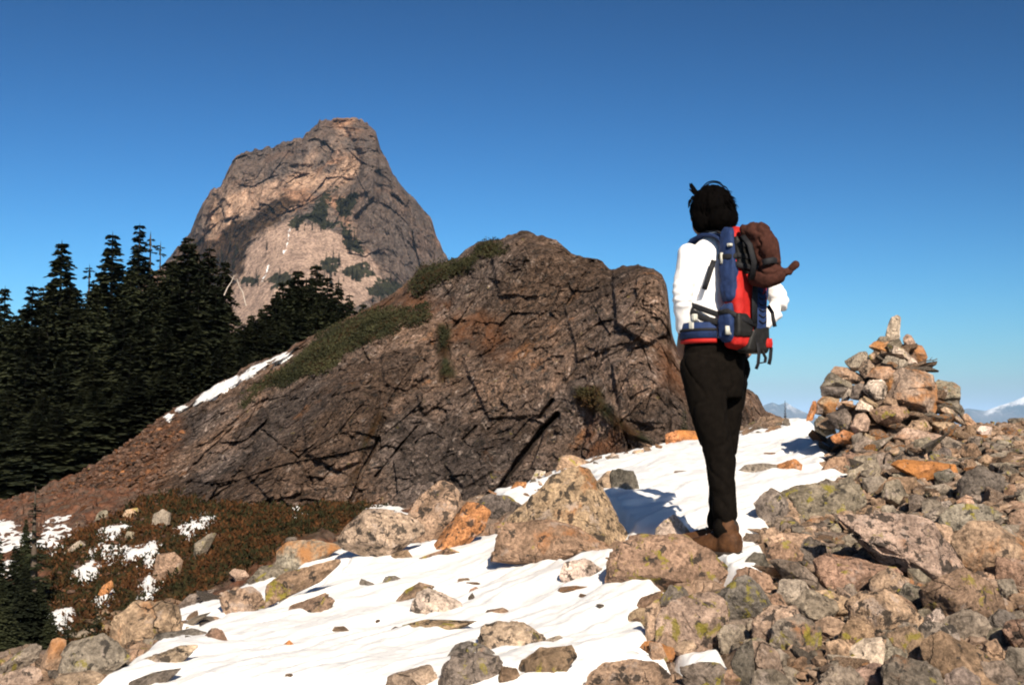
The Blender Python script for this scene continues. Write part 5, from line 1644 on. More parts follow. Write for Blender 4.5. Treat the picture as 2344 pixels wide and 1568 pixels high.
for i, (u, v, Y, kd, ws, lab) in enumerate([
        (38, 1245, 9.6, 'full', 1.5, 'dark young fir nearest the left edge below snow patches'), (82, 1100, 12.5, 'sparse', 2.2, 'slender sapling with a thin bare stem on the left slope'),
        (92, 1330, 9.0, 'full', 1.6, 'low dark fir right of the edge fir, lower left'), (5, 1330, 8.2, 'full', 1.7, 'dark fir cut by the left edge above grey slab'),
        (60, 1290, 8.9, 'full', 1.5, 'dark fir with a broad skirt between the two lower left edge firs'), (-12, 1200, 10.5, 'full', 1.4, 'tall young fir half outside the left edge'), (118, 1400, 8.6, 'full', 1.7, 'low spreading fir behind the lower left slabs'), (60, 1185, 13.0, 'full', 1.0, 'young fir behind the slender sapling on the left slope'),
        (150, 1395, 9.4, 'small', 1.4, 'short bushy fir just behind the crest rocks, lower left'), (222, 1370, 10.4, 'small', 1.3, 'little fir at the foot of a snow patch'),
        (1797, 916, 18.6, 'sparse', 1.3, 'tiny sparse sapling on the snow crest against far mountains'), (1566, 925, 15.2, 'small', 0.9, 'small green fir peeking from behind hiker\'s left thigh')]):
    p = pt(u, v, Y)
    zb = ground_z(p.x, p.y) - 0.05
    h = max(p.z - zb, 0.35)
    plant_tree(kd, i, (p.x, p.y, zb), h, ws, lab, None, float(rng.uniform(0, 6.28)), 'fir_tree')

# trees on the peak's talus
FAR = [P2D([(1560, 860), (1600, 770), (1700, 720), (1720, 800), (1640, 900)]), P2D([(1700, 860), (1750, 790), (1850, 780), (1890, 830), (1780, 870)]),
       P2D([(1830, 960), (1900, 860), (1960, 840), (2040, 900), (1920, 980)]), P2D([(1220, 880), (1240, 845), (1300, 855), (1300, 885)]), P2D([(1330, 880), (1390, 830), (1460, 825), (1500, 890)]),
       P2D([(1470, 600), (1500, 545), (1650, 560), (1690, 610), (1600, 600)]), P2D([(1690, 540), (1720, 450), (1800, 420), (1760, 540)]), P2D([(1720, 600), (1780, 640), (1820, 720), (1750, 720)]), P2D([(1080, 700), (1160, 640), (1230, 700), (1210, 830), (1120, 880)])]
for q, n in zip(FAR, (20, 12, 14, 5, 10, 10, 8, 8, 12)):
    P_ = np.array(q)
    lo, hi = P_.min(0), P_.max(0)
    k = tr = 0
    while k < n and tr < 400:
        tr += 1
        u, v = rng.uniform(lo, hi)
        if not inside(q, u, v):
            continue
        b = PEAK(u, v + 4)
        h = rng.uniform(14, 40) / FP * b[1]
        plant_tree('small', k, (float(b[0]), float(b[1]) - 2, float(b[2]) - 1), float(h), 0.75, 'tiny far fir in a clump on the peak\'s talus and ledges', 'far firs on the peak', float(rng.uniform(0, 6)))
        k += 1
p = PEAK(612, 571)
plant_tree('small', 1, (float(p[0]), float(p[1]) - 2, float(p[2])), 6.0, 1.2, 'single dark far fir alone on the pale talus fan', None, 0.4)

# bleached dead trunks
def dead_tree(label, path, Y, r0):
    P = [pt(u, v, Y) for u, v in path]
    t = thing("dead_tree", label, "dead tree", P[-1][:])
    b = np.array(P[-1])
    V, F = cone_tube([np.array(q) - b for q in P], np.linspace(r0 * 0.5, r0, len(P)), 6)
    link("trunk", mesh_np("trunk", V, F, M_DEADWOOD, True), t)
    for k in range(3):
        a = np.array(P[0]) - b + (np.array(P[1]) - np.array(P[0])) * (0.25 + 0.25 * k)
        e = a + np.array([(-1) ** k * 0.14, -0.1, 0.10 + 0.03 * k])
        V, F = cone_tube([a, e], [r0 * 0.35, r0 * 0.1], 5)
        link("branch", mesh_np("branch", V, F, M_DEADWOOD, True), t)


dead_tree('bleached dead trunk leaning left in front of the talus', [(536, 630), (530, 645), (521, 658), (513, 676)], 40.0, 0.024)
dead_tree('bleached dead trunk leaning right behind the firs', [(542, 638), (547, 654), (556, 670), (563, 700)], 40.5, 0.022)


# ------------------------------------------------------------------ heather and shrub mats
def leaves(centers, size, rng, up=0.6):
    n = len(centers)
    d = rng.normal(size=(n, 3))
    d[:, 2] = np.abs(d[:, 2]) * 0.8 + up
    d /= np.linalg.norm(d, axis=1, keepdims=True)
    s = np.cross(d, rng.normal(size=(n, 3)))
    s /= np.linalg.norm(s, axis=1, keepdims=True)
    L = (size * rng.uniform(0.6, 1.5, n))[:, None]
    a = centers
    tip = a + d * L
    m1 = a + d * L * 0.5 + s * L * 0.2
    m2 = a + d * L * 0.5 - s * L * 0.2
    V = np.stack([a, m1, tip, m2], 1).reshape(-1, 3)
    F = np.arange(n * 4).reshape(-1, 4)
    return V, F


m = NT("heather_leaves")
pos = position(m)
f = m.noise(pos, 2.4, 6, 0.75)
c = m.mix(m.ramp(f, 0.44, 0.54), (0.062, 0.026, 0.010), (0.017, 0.017, 0.007))
c = m.scale_col(c, m.ramp(m.noise(pos, 14, 4), 0.3, 0.7, 0.5, 1.5))
M_HEATH = m.done(c, 0.95, None, 0.1)
rng = np.random.default_rng(99)
cs, sz = [], []
idx = np.argwhere(heath > 0.45)
pick = idx[rng.integers(len(idx), size=65000)]
cc = G[pick[:, 0], pick[:, 1]] + rng.normal(size=(len(pick), 3)) * np.array([0.04, 0.10, 0.02])
V, F = leaves(cc, 0.0042 * cc[:, 1], rng)
tag(link("heather", mesh_np("heather", V, F, M_HEATH, False)), kind="stuff")

M_MAT = foliage("shrub_leaves", (0.020, 0.022, 0.010), (0.048, 0.046, 0.020))
M_MAT2 = foliage("shrub_leaves_rusty", (0.075, 0.035, 0.014), (0.045, 0.045, 0.018))
MAT_LAB = ['long green shrub mat draped over the outcrop\'s left shoulder', 'green shrub mat on the ridge left of the outcrop\'s top', 'small dark shrub tuft near the outcrop\'s summit',
           'small shrub patch below the long green mat', 'green brown shrub strip low on the outcrop\'s right half', 'narrow dark shrub in a vertical crack of the outcrop',
           'brownish shrub strip in the outcrop\'s lower left crack']
u_, tv_, P_, U_, V_ = d_out
for i, (q, lab) in enumerate(zip(GREEN, MAT_LAB)):
    w2 = near_poly(q, U_, V_, 60) + 22 * fbm(P_ * 1.6, 4, 61) - (14 if i in (4, 5, 6) else -6)
    id2 = np.argwhere(w2 > 0)
    if len(id2) == 0:
        continue
    n = int(min(14000, 200 + len(id2) * 2.6))
    pk = id2[rng.integers(len(id2), size=n)]
    cc = P_[pk[:, 0], pk[:, 1]] + rng.normal(size=(n, 3)) * 0.025 + np.array([0, 0.0, 0.0])
    V, F = leaves(cc, np.full(n, 0.05), rng, 0.0)
    b = cc.mean(0)
    tag(link("shrub", mesh_np("shrub", V - b, F, M_MAT2 if i in (4, 6) else M_MAT, False), None, b.tolist()), lab, "shrub")

# a dry twig caught in the cairn
a = pt(2122, 826, CY - 0.2)
t = thing("twig", "dark dry twig poking out of the cairn's right side", "twig", a[:])
V, F = cone_tube([(-0.05, 0.02, -0.01), (0.0, 0, 0), (0.045, -0.01, 0.004), (0.075, -0.01, 0.012)], [0.006, 0.005, 0.004, 0.002], 5)
link("stem", mesh_np("stem", V, F, M_BARK, True), t)
for k, (x, z) in enumerate(((0.02, 0.03), (0.04, -0.022), (0.055, 0.02))):
    V, F = cone_tube([(x, 0, 0.004), (x + 0.02, 0, z)], [0.003, 0.001], 4)
    link("side_twig", mesh_np("side_twig", V, F, M_BARK, True), t)
# ------------------------------------------------------------------ the hiker
PY = 5.6
PX_M = FP / PY
FW = np.array([-0.64, 0.77, 0.0])
FW /= np.linalg.norm(FW)          # the way the hiker faces
LF = np.array([-FW[1], FW[0], 0.0])    # the hiker's left
UPV = np.array([0, 0, 1.0])


def pp(u, v, dy=0.0):
    return np.array(pt(u, v, PY + dy))


def loft(rings, sides=20, cap=True):
    """rings: (centre, axis a vector, axis b vector)"""
    V, F = [], []
    for c, a, b in rings:
        for k in range(sides):
            q = 2 * math.pi * k / sides
            V.append(np.asarray(c) + np.asarray(a) * math.cos(q) + np.asarray(b) * math.sin(q))
    n = len(rings)
    for i in range(n - 1):
        for k in range(sides):
            F.append((i * sides + k, i * sides + (k + 1) % sides, (i + 1) * sides + (k + 1) % sides, (i + 1) * sides + k))
    tri = []
    if cap:
        for i in (0, n - 1):
            V.append(np.asarray(rings[i][0]))
            j = len(V) - 1
            for k in range(sides):
                x, y = i * sides + k, i * sides + (k + 1) % sides
                tri.append((j, y, x) if i == 0 else (j, x, y))
    return np.array(V), np.array(F), np.array(tri)


def limb(path, radii, sides=14, steps=6):
    """tapered limb with round ends through joints"""
    P = [np.asarray(p, float) for p in path]
    pts, rad = [], []
    for i in range(len(P) - 1):
        for s in range(steps):
            t = s / steps
            pts.append(P[i] * (1 - t) + P[i + 1] * t)
            rad.append(radii[i] * (1 - t) + radii[i + 1] * t)
    pts.append(P[-1])
    rad.append(radii[-1])
    for _ in range(2):     # ease the bends
        q = [pts[0]] + [(pts[i - 1] + 2 * pts[i] + pts[i + 1]) / 4 for i in range(1, len(pts) - 1)] + [pts[-1]]
        pts = q
    d0 = pts[0] - pts[1]
    d0 /= np.linalg.norm(d0)
    d1 = pts[-1] - pts[-2]
    d1 /= np.linalg.norm(d1)
    pre = [(pts[0] + d0 * rad[0] * s, rad[0] * math.sqrt(max(1 - s * s, 0.01))) for s in (0.95, 0.7, 0.35)]
    post = [(pts[-1] + d1 * rad[-1] * s, rad[-1] * math.sqrt(max(1 - s * s, 0.01))) for s in (0.35, 0.7, 0.95)]
    seq = pre + list(zip(pts, rad)) + post
    rings = []
    for i, (c, r) in enumerate(seq):
        t = seq[min(i + 1, len(seq) - 1)][0] - seq[max(i - 1, 0)][0]
        t /= np.linalg.norm(t) + 1e-9
        ref = np.array([0, 0, 1.0]) if abs(t[2]) < 0.8 else np.array([1.0, 0, 0])
        a = np.cross(t, ref)
        a /= np.linalg.norm(a)
        b = np.cross(t, a)
        rings.append((c, a * r, b * r))
    return loft(rings, sides)


def ball(c, ax, sides=20, n=12):
    """ellipsoid with axis vectors ax = (a, b, c)"""
    rings = []
    for i in range(n + 1):
        th = math.pi * (i + 0.02) / (n + 0.04)
        rings.append((np.asarray(c) + np.asarray(ax[2]) * -math.cos(th), np.asarray(ax[0]) * math.sin(th), np.asarray(ax[1]) * math.sin(th)))
    return loft(rings, sides)


def fuse(name, pieces, voxel, mat, parent=None, smooth_it=4, disp=None, org=None):
    """pieces become one continuous closed surface"""
    V, FQ, FT, base = [], [], [], 0
    for v, f, t in pieces:
        V.append(v)
        FQ.append(f + base)
        if len(t):
            FT.append(t + base)
        base += len(v)
    me = mesh_np(name, np.concatenate(V), [np.concatenate(FQ)] + ([np.concatenate(FT)] if FT else []))
    bm = bmesh.new()
    bm.from_mesh(me)
    bmesh.ops.recalc_face_normals(bm, faces=bm.faces)
    bm.to_mesh(me)
    bm.free()
    o = bpy.data.objects.new(name, me)
    COL.objects.link(o)
    r = o.modifiers.new("r", 'REMESH')
    r.mode = 'VOXEL'
    r.voxel_size = voxel
    if smooth_it:
        s = o.modifiers.new("s", 'SMOOTH')
        s.factor = 0.5
        s.iterations = smooth_it
    dg = bpy.context.evaluated_depsgraph_get()
    new = bpy.data.meshes.new_from_object(o.evaluated_get(dg))
    bpy.data.objects.remove(o)
    n = len(new.vertices)
    co = np.empty(n * 3, np.float32)
    new.vertices.foreach_get("co", co)
    co = co.reshape(-1, 3).astype(float)
    if disp is not None:
        nn = np.empty(n * 3, np.float32)
        new.vertices.foreach_get("normal", nn)
        co = co + nn.reshape(-1, 3) * disp(co)[:, None]
    org = ORG if org is None else org
    new.vertices.foreach_set("co", (co - org).astype(np.float32).ravel())
    new.polygons.foreach_set("use_smooth", np.ones(len(new.polygons), bool))
    new.materials.clear()
    new.materials.append(mat)
    new.update()
    return link(name, new, parent)


def solid(name, piece, mat, parent, smooth_shade=True):
    v, f, t = piece
    me = mesh_np(name, v - ORG, [f] + ([t] if len(t) else []), mat, smooth_shade)
    bm = bmesh.new()
    bm.from_mesh(me)
    bmesh.ops.recalc_face_normals(bm, faces=bm.faces)
    bm.to_mesh(me)
    bm.free()
    return link(name, me, parent)


def join(*pieces):
    V, F, T, b = [], [], [], 0
    for v, f, t in pieces:
        V.append(v)
        F.append(f + b)
        if len(t):
            T.append(t + b)
        b += len(v)
    return np.concatenate(V), np.concatenate(F), (np.concatenate(T) if T else np.zeros((0, 3), int))


ORG = pp(1650, 1266)
M_SKIN = plain("skin", (0.22, 0.115, 0.07), 0.55, 0.3, 0.1, 20)
M_HAIR = plain("black_hair", (0.0016, 0.0012, 0.0011), 0.85, 0.03, 0.3, 60)
M_SHIRT = plain("white_knit", (0.83, 0.81, 0.80), 0.85, 0.15, 0.04, 90, 0.15, 0.002)
M_TROUS = plain("black_trousers", (0.0055, 0.0042, 0.0032), 0.9, 0.05, 0.25, 40, 0.2, 0.002)
M_BOOT = plain("brown_leather", (0.065, 0.028, 0.011), 0.7, 0.2, 0.45, 25, 0.4, 0.004)
M_SOLE = plain("dark_rubber", (0.028, 0.022, 0.018), 0.85, 0.15, 0.3, 40)
M_RED = plain("red_nylon", (0.38, 0.013, 0.010), 0.7, 0.25, 0.12, 35, 0.25, 0.004)
M_BLUE = plain("navy_nylon", (0.012, 0.027, 0.085), 0.75, 0.25, 0.2, 35, 0.25, 0.004)
M_BLACK = plain("black_nylon", (0.012, 0.011, 0.010), 0.6, 0.25, 0.3, 40, 0.2, 0.003)
M_WEB = plain("black_webbing", (0.012, 0.012, 0.014), 0.7, 0.2, 0.2, 60)
M_JACKET = plain("brown_fleece", (0.048, 0.019, 0.014), 0.95, 0.1, 0.25, 60, 0.3, 0.004)
M_TAG = plain("pale_tag", (0.50, 0.49, 0.43), 0.6, 0.2, 0.1, 50)

hiker = thing("person", "person seen from behind in white shirt and black trousers, hands on hips", "person", ORG.tolist())
CH = pp(1643, 640)       # chest axis
# joints
L_SH, L_EL, L_WR = pp(1577, 586, -0.11), pp(1562, 680, -0.11), pp(1563, 750, -0.04)
R_SH, R_EL, R_WR = pp(1712, 584, 0.12), pp(1790, 692, 0.20), pp(1742, 748, 0.15)
L_HIP, L_KN, L_AN = pp(1605, 850, -0.075), pp(1648, 1045, -0.06), pp(1660, 1228, -0.05)
R_HIP, R_KN, R_AN = pp(1674, 850, 0.08), pp(1656, 1040, 0.09), pp(1648, 1216, 0.11)
HEAD = pp(1627, 487, -0.0)
FH = np.array([-0.70, 0.71, 0.0])
FH /= np.linalg.norm(FH)
LH = np.array([-FH[1], FH[0], 0])


def hand(wr, d, palm_n, thumb_side):
    """open, slightly curled hand resting on the hip: palm, four unequal fingers, thumb"""
    d = d / np.linalg.norm(d)
    n = palm_n / np.linalg.norm(palm_n)
    s = np.cross(d, n)
    s /= np.linalg.norm(s)
    s = s * (1 if s @ thumb_side > 0 else -1)
    out = []
    pc = wr + d * 0.050
    rings = []
    for t, w_, th in ((-0.052, 0.026, 0.019), (-0.02, 0.034, 0.016), (0.02, 0.040, 0.014), (0.045, 0.040, 0.012)):
        rings.append((pc + d * t, s * w_, n * th))
    out.append(loft(rings, 14))
    for off, ln in ((0.030, 0.070), (0.010, 0.079), (-0.010, 0.074), (-0.029, 0.058)):
        b = pc + d * 0.040 + s * off
        m1 = b + d * ln * 0.45 + n * 0.006
        m2 = b + d * ln * 0.78 + n * 0.020
        e = b + d * ln * 0.98 + n * 0.034
        out.append(limb([b, m1, m2, e], [0.0088, 0.0084, 0.0076, 0.0066], 10, 3))
    b = pc - d * 0.028 + s * 0.028
    out.append(limb([b, b + s * 0.030 + d * 0.018 + n * 0.008, b + s * 0.040 + d * 0.052 + n * 0.018], [0.0125, 0.0105, 0.008], 10, 3))
    return out


def torso_rings(k):
    return [(pp(1637, 905), LF * 0.10 * k, FW * 0.09 * k), (pp(1637, 850), LF * 0.155 * k, FW * 0.115 * k), (pp(1637, 800), LF * 0.160 * k, FW * 0.115 * k), (pp(1637, 765), LF * 0.143 * k, FW * 0.102 * k),
            (pp(1640, 700), LF * 0.150 * k, FW * 0.105 * k), (pp(1643, 640), LF * 0.170 * k, FW * 0.115 * k), (pp(1643, 590), LF * 0.178 * k, FW * 0.10 * k),
            (pp(1640, 565), LF * 0.135 * k, FW * 0.075 * k), (pp(1636, 548), LF * 0.075 * k, FW * 0.06 * k), (pp(1634, 535), LF * 0.055 * k, FW * 0.055 * k)]


body = [loft(torso_rings(0.86), 24)]
body.append(limb([pp(1636, 556), pp(1630, 525), HEAD], [0.056, 0.053, 0.055]))
body.append(ball(HEAD + UPV * 0.012, (LH * 0.076, FH * 0.094, UPV * 0.104)))
body.append(ball(HEAD + FH * 0.045 - UPV * 0.052, (LH * 0.052, FH * 0.048, UPV * 0.052)))            # jaw
body.append(ball(HEAD + FH * 0.098 - UPV * 0.012, (LH * 0.013, FH * 0.017, UPV * 0.024), 12, 8))      # nose
body.append(ball(HEAD + FH * 0.088 - UPV * 0.046, (LH * 0.024, FH * 0.010, UPV * 0.009), 12, 8))      # lips
for sg in (-1, 1):
    body.append(ball(HEAD + LH * 0.077 * sg - FH * 0.005 - UPV * 0.005, (LH * 0.010, FH * 0.019, UPV * 0.031), 12, 8))   # ears
    body.append(ball(HEAD + LH * 0.032 * sg + FH * 0.085 + UPV * 0.012, (LH * 0.018, FH * 0.010, UPV * 0.008), 12, 8))   # brow and lids
body.append(limb([L_SH, L_EL, L_WR, L_WR + (L_WR - L_EL) * 0.12], [0.045, 0.036, 0.027, 0.026]))
body.append(limb([R_SH, R_EL, R_WR, R_WR + (R_WR - R_EL) * 0.12], [0.045, 0.036, 0.027, 0.026]))
body += hand(L_WR + (L_WR - L_EL) * 0.12, np.array([-0.05, 0.35, -0.75]), np.array([0.8, 0.2, 0.1]), np.array([0.6, -0.7, 0.0]))
body += hand(R_WR + (R_WR - R_EL) * 0.10, np.array([-0.45, -0.10, -0.65]), np.array([-0.3, -0.9, 0]), np.array([0.8, -0.5, 0.1]))
body.append(limb([L_HIP, L_KN, L_AN], [0.078, 0.050, 0.036]))
body.append(limb([R_HIP, R_KN, R_AN], [0.078, 0.050, 0.036]))
for an in (L_AN, R_AN):
    body.append(limb([an, an + FW * 0.10 - UPV * 0.045, an + FW * 0.16 - UPV * 0.055], [0.036, 0.030, 0.024]))
fuse("body", body, 0.0052, M_SKIN, hiker, 3)

# shirt
def folds(sc, amp, seed):
    def f(co):
        return amp * fbm(co * np.array([sc, sc, sc * 0.55]) + seed, 4, seed)
    return f


def shirtfold(co):
    el = np.exp(-(((co - L_EL) ** 2).sum(1)) / 0.006) + np.exp(-(((co - R_EL) ** 2).sum(1)) / 0.006)
    return 0.009 * fbm(co * np.array([15, 15, 7]) + 5, 4, 5) + 0.0035 * el * np.sin(co[:, 2] * 150 + 9 * fbm(co * 9, 2, 8))


sh = [loft([r for r in torso_rings(0.95)[2:]], 28)]
sh.append(limb([pp(1636, 556), pp(1634, 541)], [0.062, 0.060]))
sh.append(limb([L_SH, L_EL, L_WR], [0.056, 0.043, 0.033]))
sh.append(limb([R_SH, R_EL, R_WR], [0.056, 0.047, 0.036]))
sh.append(ball(pp(1640, 590), (LF * 0.185, FW * 0.08, UPV * 0.065)))
fuse("shirt", sh, 0.008, M_SHIRT, hiker, 4, shirtfold)

# trousers: loose, with seat, two legs and cuffs
tr = [loft([(pp(1637, 778), LF * 0.150, FW * 0.110), (pp(1637, 800), LF * 0.162, FW * 0.120), (pp(1637, 840), LF * 0.160, FW * 0.122), (pp(1637, 880), LF * 0.156, FW * 0.118), (pp(1636, 910), LF * 0.15, FW * 0.11)], 28)]
tr.append(limb([L_HIP + UPV * 0.02, pp(1622, 940, -0.07), L_KN, pp(1656, 1130, -0.055), pp(1661, 1214, -0.05)], [0.094, 0.084, 0.064, 0.060, 0.056], 18))
tr.append(limb([R_HIP + UPV * 0.02, pp(1662, 940, 0.085), R_KN, pp(1650, 1120, 0.10), pp(1647, 1204, 0.11)], [0.090, 0.080, 0.060, 0.056, 0.054], 18))


def tfold(co):
    z = co[:, 2] - ORG[2]
    return 0.007 * fbm(co * np.array([11, 11, 5.0]), 4, 3) - 0.007 * np.clip(0.16 - np.abs(fbm(co * np.array([7, 7, 5.0]) + np.stack([co[:, 2] * 5, co[:, 2] * 0, co[:, 2] * 0], -1) + 4, 2, 6)), 0, 1) / 0.16 + 0.006 * np.sin(z * 60 + 5 * fbm(co * 7, 2, 4)) * np.exp(-((z - 0.12) / 0.10) ** 2)


fuse("trousers", tr, 0.008, M_TROUS, hiker, 5, tfold)

# boots
FT = np.array([-0.80, 0.60, 0.0])
FT /= np.linalg.norm(FT)
LT = np.array([-FT[1], FT[0], 0])
for an, yaw in ((L_AN, 0.0), (R_AN, 0.25)):
    c_, s_ = math.cos(yaw), math.sin(yaw)
    f2 = FT * c_ + LT * s_
    l2 = LT * c_ - FT * s_
    z0 = an[2] - 0.085
    base = np.array([an[0], an[1], z0])

    def B(f_, l_, z_):
        return base + f2 * f_ + l2 * l_ + UPV * z_
    up = [loft([(B(-0.072, 0, 0.055), l2 * 0.034, UPV * 0.045), (B(-0.05, 0, 0.06), l2 * 0.040, UPV * 0.055), (B(0.0, 0, 0.06), l2 * 0.042, UPV * 0.062), (B(0.06, 0, 0.052), l2 * 0.044, UPV * 0.052),
                (B(0.12, 0, 0.043), l2 * 0.048, UPV * 0.040), (B(0.17, 0, 0.038), l2 * 0.044, UPV * 0.032), (B(0.198, 0, 0.034), l2 * 0.028, UPV * 0.024)], 20)]
    up.append(limb([B(-0.005, 0, 0.06), B(-0.012, 0, 0.125)], [0.050, 0.052]))
    bt = fuse("boot", up, 0.006, M_BOOT, hiker, 3, folds(30, 0.004, 7))
    rings = []
    for f_, w_ in ((-0.082, 0.030), (-0.06, 0.042), (0.0, 0.043), (0.06, 0.046), (0.12, 0.051), (0.175, 0.046), (0.208, 0.026)):
        rings.append((B(f_, 0, 0.008 + (0.012 if f_ > 0.19 else 0)), l2 * w_, UPV * 0.017))
    solid("sole", loft(rings, 16), M_SOLE, bt)
    lc = []
    for k in range(4):
        q = 0.03 + 0.028 * k
        zz_ = 0.112 - 0.012 * k
        lc.append(limb([B(q, -0.024, zz_ - 0.008), B(q + 0.008, 0, zz_ + 0.004), B(q, 0.024, zz_ - 0.008)], [0.0035] * 3, 8, 3))
    solid("laces", join(*lc), M_TAG, bt)
    solid("cuff", limb([B(-0.012, 0, 0.118), B(-0.012, 0, 0.128)], [0.050, 0.050]), M_SOLE, bt)

# hair: a tousled mass with loose locks
hb = [ball(pp(1630, 474, -0.01), (np.array([0.094, 0, 0]), np.array([0, 0.105, 0]), UPV * 0.098)),
      ball(pp(1646, 500, -0.035), (np.array([0.080, 0, 0]), np.array([0, 0.085, 0]), UPV * 0.075)),
      ball(pp(1614, 500, -0.02), (np.array([0.060, 0, 0]), np.array([0, 0.075, 0]), UPV * 0.072))]


def hairy(co):
    r = co - HEAD
    ang = np.arctan2(r[:, 1], r[:, 0])
    return 0.014 * fbm(np.stack([ang * 3.0, r[:, 2] * 16, r[:, 0] * 14], -1), 4, 12) + 0.003


hair = fuse("hair", hb, 0.006, M_HAIR, hiker, 3, hairy)
rg = np.random.default_rng(5)
lk = []
HC = np.array(pp(1632, 478, -0.01))
for k in range(420):
    th = rg.uniform(-math.pi, math.pi)
    ph = rg.uniform(-0.5, 1.2)
    d = np.array([math.cos(th) * math.cos(ph), math.sin(th) * math.cos(ph), math.sin(ph)])
    a = HC + d * np.array([0.090, 0.100, 0.094])
    fall = np.array([0, 0, -1.0]) - d * (d @ np.array([0, 0, -1.0]))
    fall /= np.linalg.norm(fall) + 1e-6
    wind = np.array([0.35, 0.1, 0.0])
    L = rg.uniform(0.02, 0.055)
    b = a + fall * L * 0.6 + d * rg.uniform(0.001, 0.006)
    c = b + (fall * 0.6 + wind * rg.uniform(0, 1.0) + d * rg.uniform(-0.2, 0.25)) * L * 0.7
    if c[2] < HEAD[2] - 0.125:
        continue
    lk.append(limb([a - d * 0.006, b, c], [0.0036, 0.0028, 0.0006], 5, 3))
for path, r0 in (([(1600, 448), (1590, 436), (1582, 426), (1579, 421)], 0.010), ([(1600, 452), (1588, 440), (1578, 434)], 0.009), ([(1596, 446), (1588, 432), (1583, 420)], 0.009),
                 ([(1605, 432), (1618, 418), (1632, 414), (1648, 417), (1656, 426)], 0.003), ([(1612, 428), (1628, 417), (1646, 419), (1660, 432)], 0.003), ([(1650, 424), (1662, 428), (1670, 440)], 0.003),
                 ([(1676, 470), (1686, 486), (1690, 492)], 0.005), ([(1674, 486), (1684, 500), (1690, 504), (1686, 510)], 0.004), ([(1670, 500), (1680, 512), (1690, 514)], 0.003), ([(1672, 505), (1678, 520), (1684, 524)], 0.003),
                 ([(1664, 452), (1676, 460), (1684, 470)], 0.004), ([(1586, 452), (1578, 462), (1576, 476)], 0.008)):
    lk.append(limb([pp(u, v, -0.01) for u, v in path], [r0] * (len(path) - 1) + [r0 * 0.25], 6, 3))
for k in range(60):      # wind-blown strands on the right and the crown
    a_ = rg.uniform(-0.9, 1.5)
    u0, v0 = 1632 + 46 * math.cos(a_), 484 - 50 * math.sin(a_)
    dx_, dv_ = rg.uniform(6, 18), rg.uniform(-6, 14)
    lk.append(limb([pp(u0 - 8, v0 + 4, rg.uniform(-0.08, 0.04)), pp(u0 + dx_ * 0.4, v0 + dv_ * 0.2, -0.03), pp(u0 + dx_ * 0.8, v0 + dv_ * 0.9 + 3, -0.03)], [0.0042, 0.0026, 0.0006], 5, 3))
solid("loose_locks", join(*lk), M_HAIR, hair)

# ------------------------------------------------------------------ backpack
BK = -FW
PK0 = pp(1643, 700)


def W(l, b, v):
    z = pp(1643, v)[2]
    b = b if b < 0.115 else 0.115 + (b - 0.115) * 0.70
    return np.array([PK0[0], PK0[1], z]) + LF * l + BK * b


def rbox(rings, n=6, e=0.35):
    """loft of rounded rectangles: (l0, l1, b0, b1, v)"""
    R = []
    V, F = [], []
    S = 4 * n
    for l0, l1, b0, b1, v in rings:
        cl, cb, hl, hb_ = (l0 + l1) / 2, (b0 + b1) / 2, abs(l1 - l0) / 2, abs(b1 - b0) / 2
        for k in range(S):
            q = 2 * math.pi * (k + 0.5) / S
            c, s = math.cos(q), math.sin(q)
            V.append(W(cl + hl * math.copysign(abs(c) ** e, c), cb + hb_ * math.copysign(abs(s) ** e, s), v))
    m_ = len(rings)
    for i in range(m_ - 1):
        for k in range(S):
            F.append((i * S + k, i * S + (k + 1) % S, (i + 1) * S + (k + 1) % S, (i + 1) * S + k))
    T = []
    for i in (0, m_ - 1):
        V.append(np.mean(V[i * S:(i + 1) * S], axis=0))
        j = len(V) - 1
        for k in range(S):
            T.append((j, i * S + k, i * S + (k + 1) % S))
    return np.array(V), np.array(F), np.array(T)


def ribbon(path, w, t, wdir):
    """flat strap of width w, thickness t; wdir gives the width direction"""
    P = [np.asarray(p, float) for p in path]
    rings = []
    for i, p_ in enumerate(P):
        tg = P[min(i + 1, len(P) - 1)] - P[max(i - 1, 0)]
        tg /= np.linalg.norm(tg)
        wd = np.asarray(wdir, float)
        wd = wd - tg * (wd @ tg)
        wd /= np.linalg.norm(wd)
        n_ = np.cross(tg, wd)
        rings.append((p_, wd * w / 2 * 1.3, n_ * t / 2 * 1.3))
    return loft(rings, 8)


pack = thing("backpack", "slim red and navy climbing backpack with black straps worn by the hiker", "backpack", ORG.tolist())
H = 0.108
HR = 0.104
bag = rbox([(-HR * 0.8, H * 0.8, 0.13, 0.22, 802), (-HR, H, 0.115, 0.245, 794), (-HR, H, 0.115, 0.252, 770), (-HR, H, 0.115, 0.254, 720), (-HR, H, 0.115, 0.252, 660), (-HR, H, 0.115, 0.244, 600), (-HR, H * 0.98, 0.115, 0.232, 560), (-HR * 0.9, H * 0.9, 0.12, 0.21, 544), (-HR * 0.6, H * 0.6, 0.13, 0.19, 538)])
bg_o = fuse("main_bag", [bag], 0.007, M_RED, pack, 4, folds(17, 0.011, 31))
sp = rbox([(H - 0.02, H + 0.004, 0.12, 0.20, 700), (H - 0.03, H + 0.014, 0.112, 0.225, 690), (H - 0.03, H + 0.020, 0.110, 0.232, 640), (H - 0.03, H + 0.018, 0.110, 0.225, 580), (H - 0.04, H + 0.008, 0.112, 0.205, 548), (H - 0.05, H - 0.01, 0.12, 0.19, 535)])
fuse("side_panel", [sp], 0.006, M_BLUE, pack, 4, folds(22, 0.011, 32))
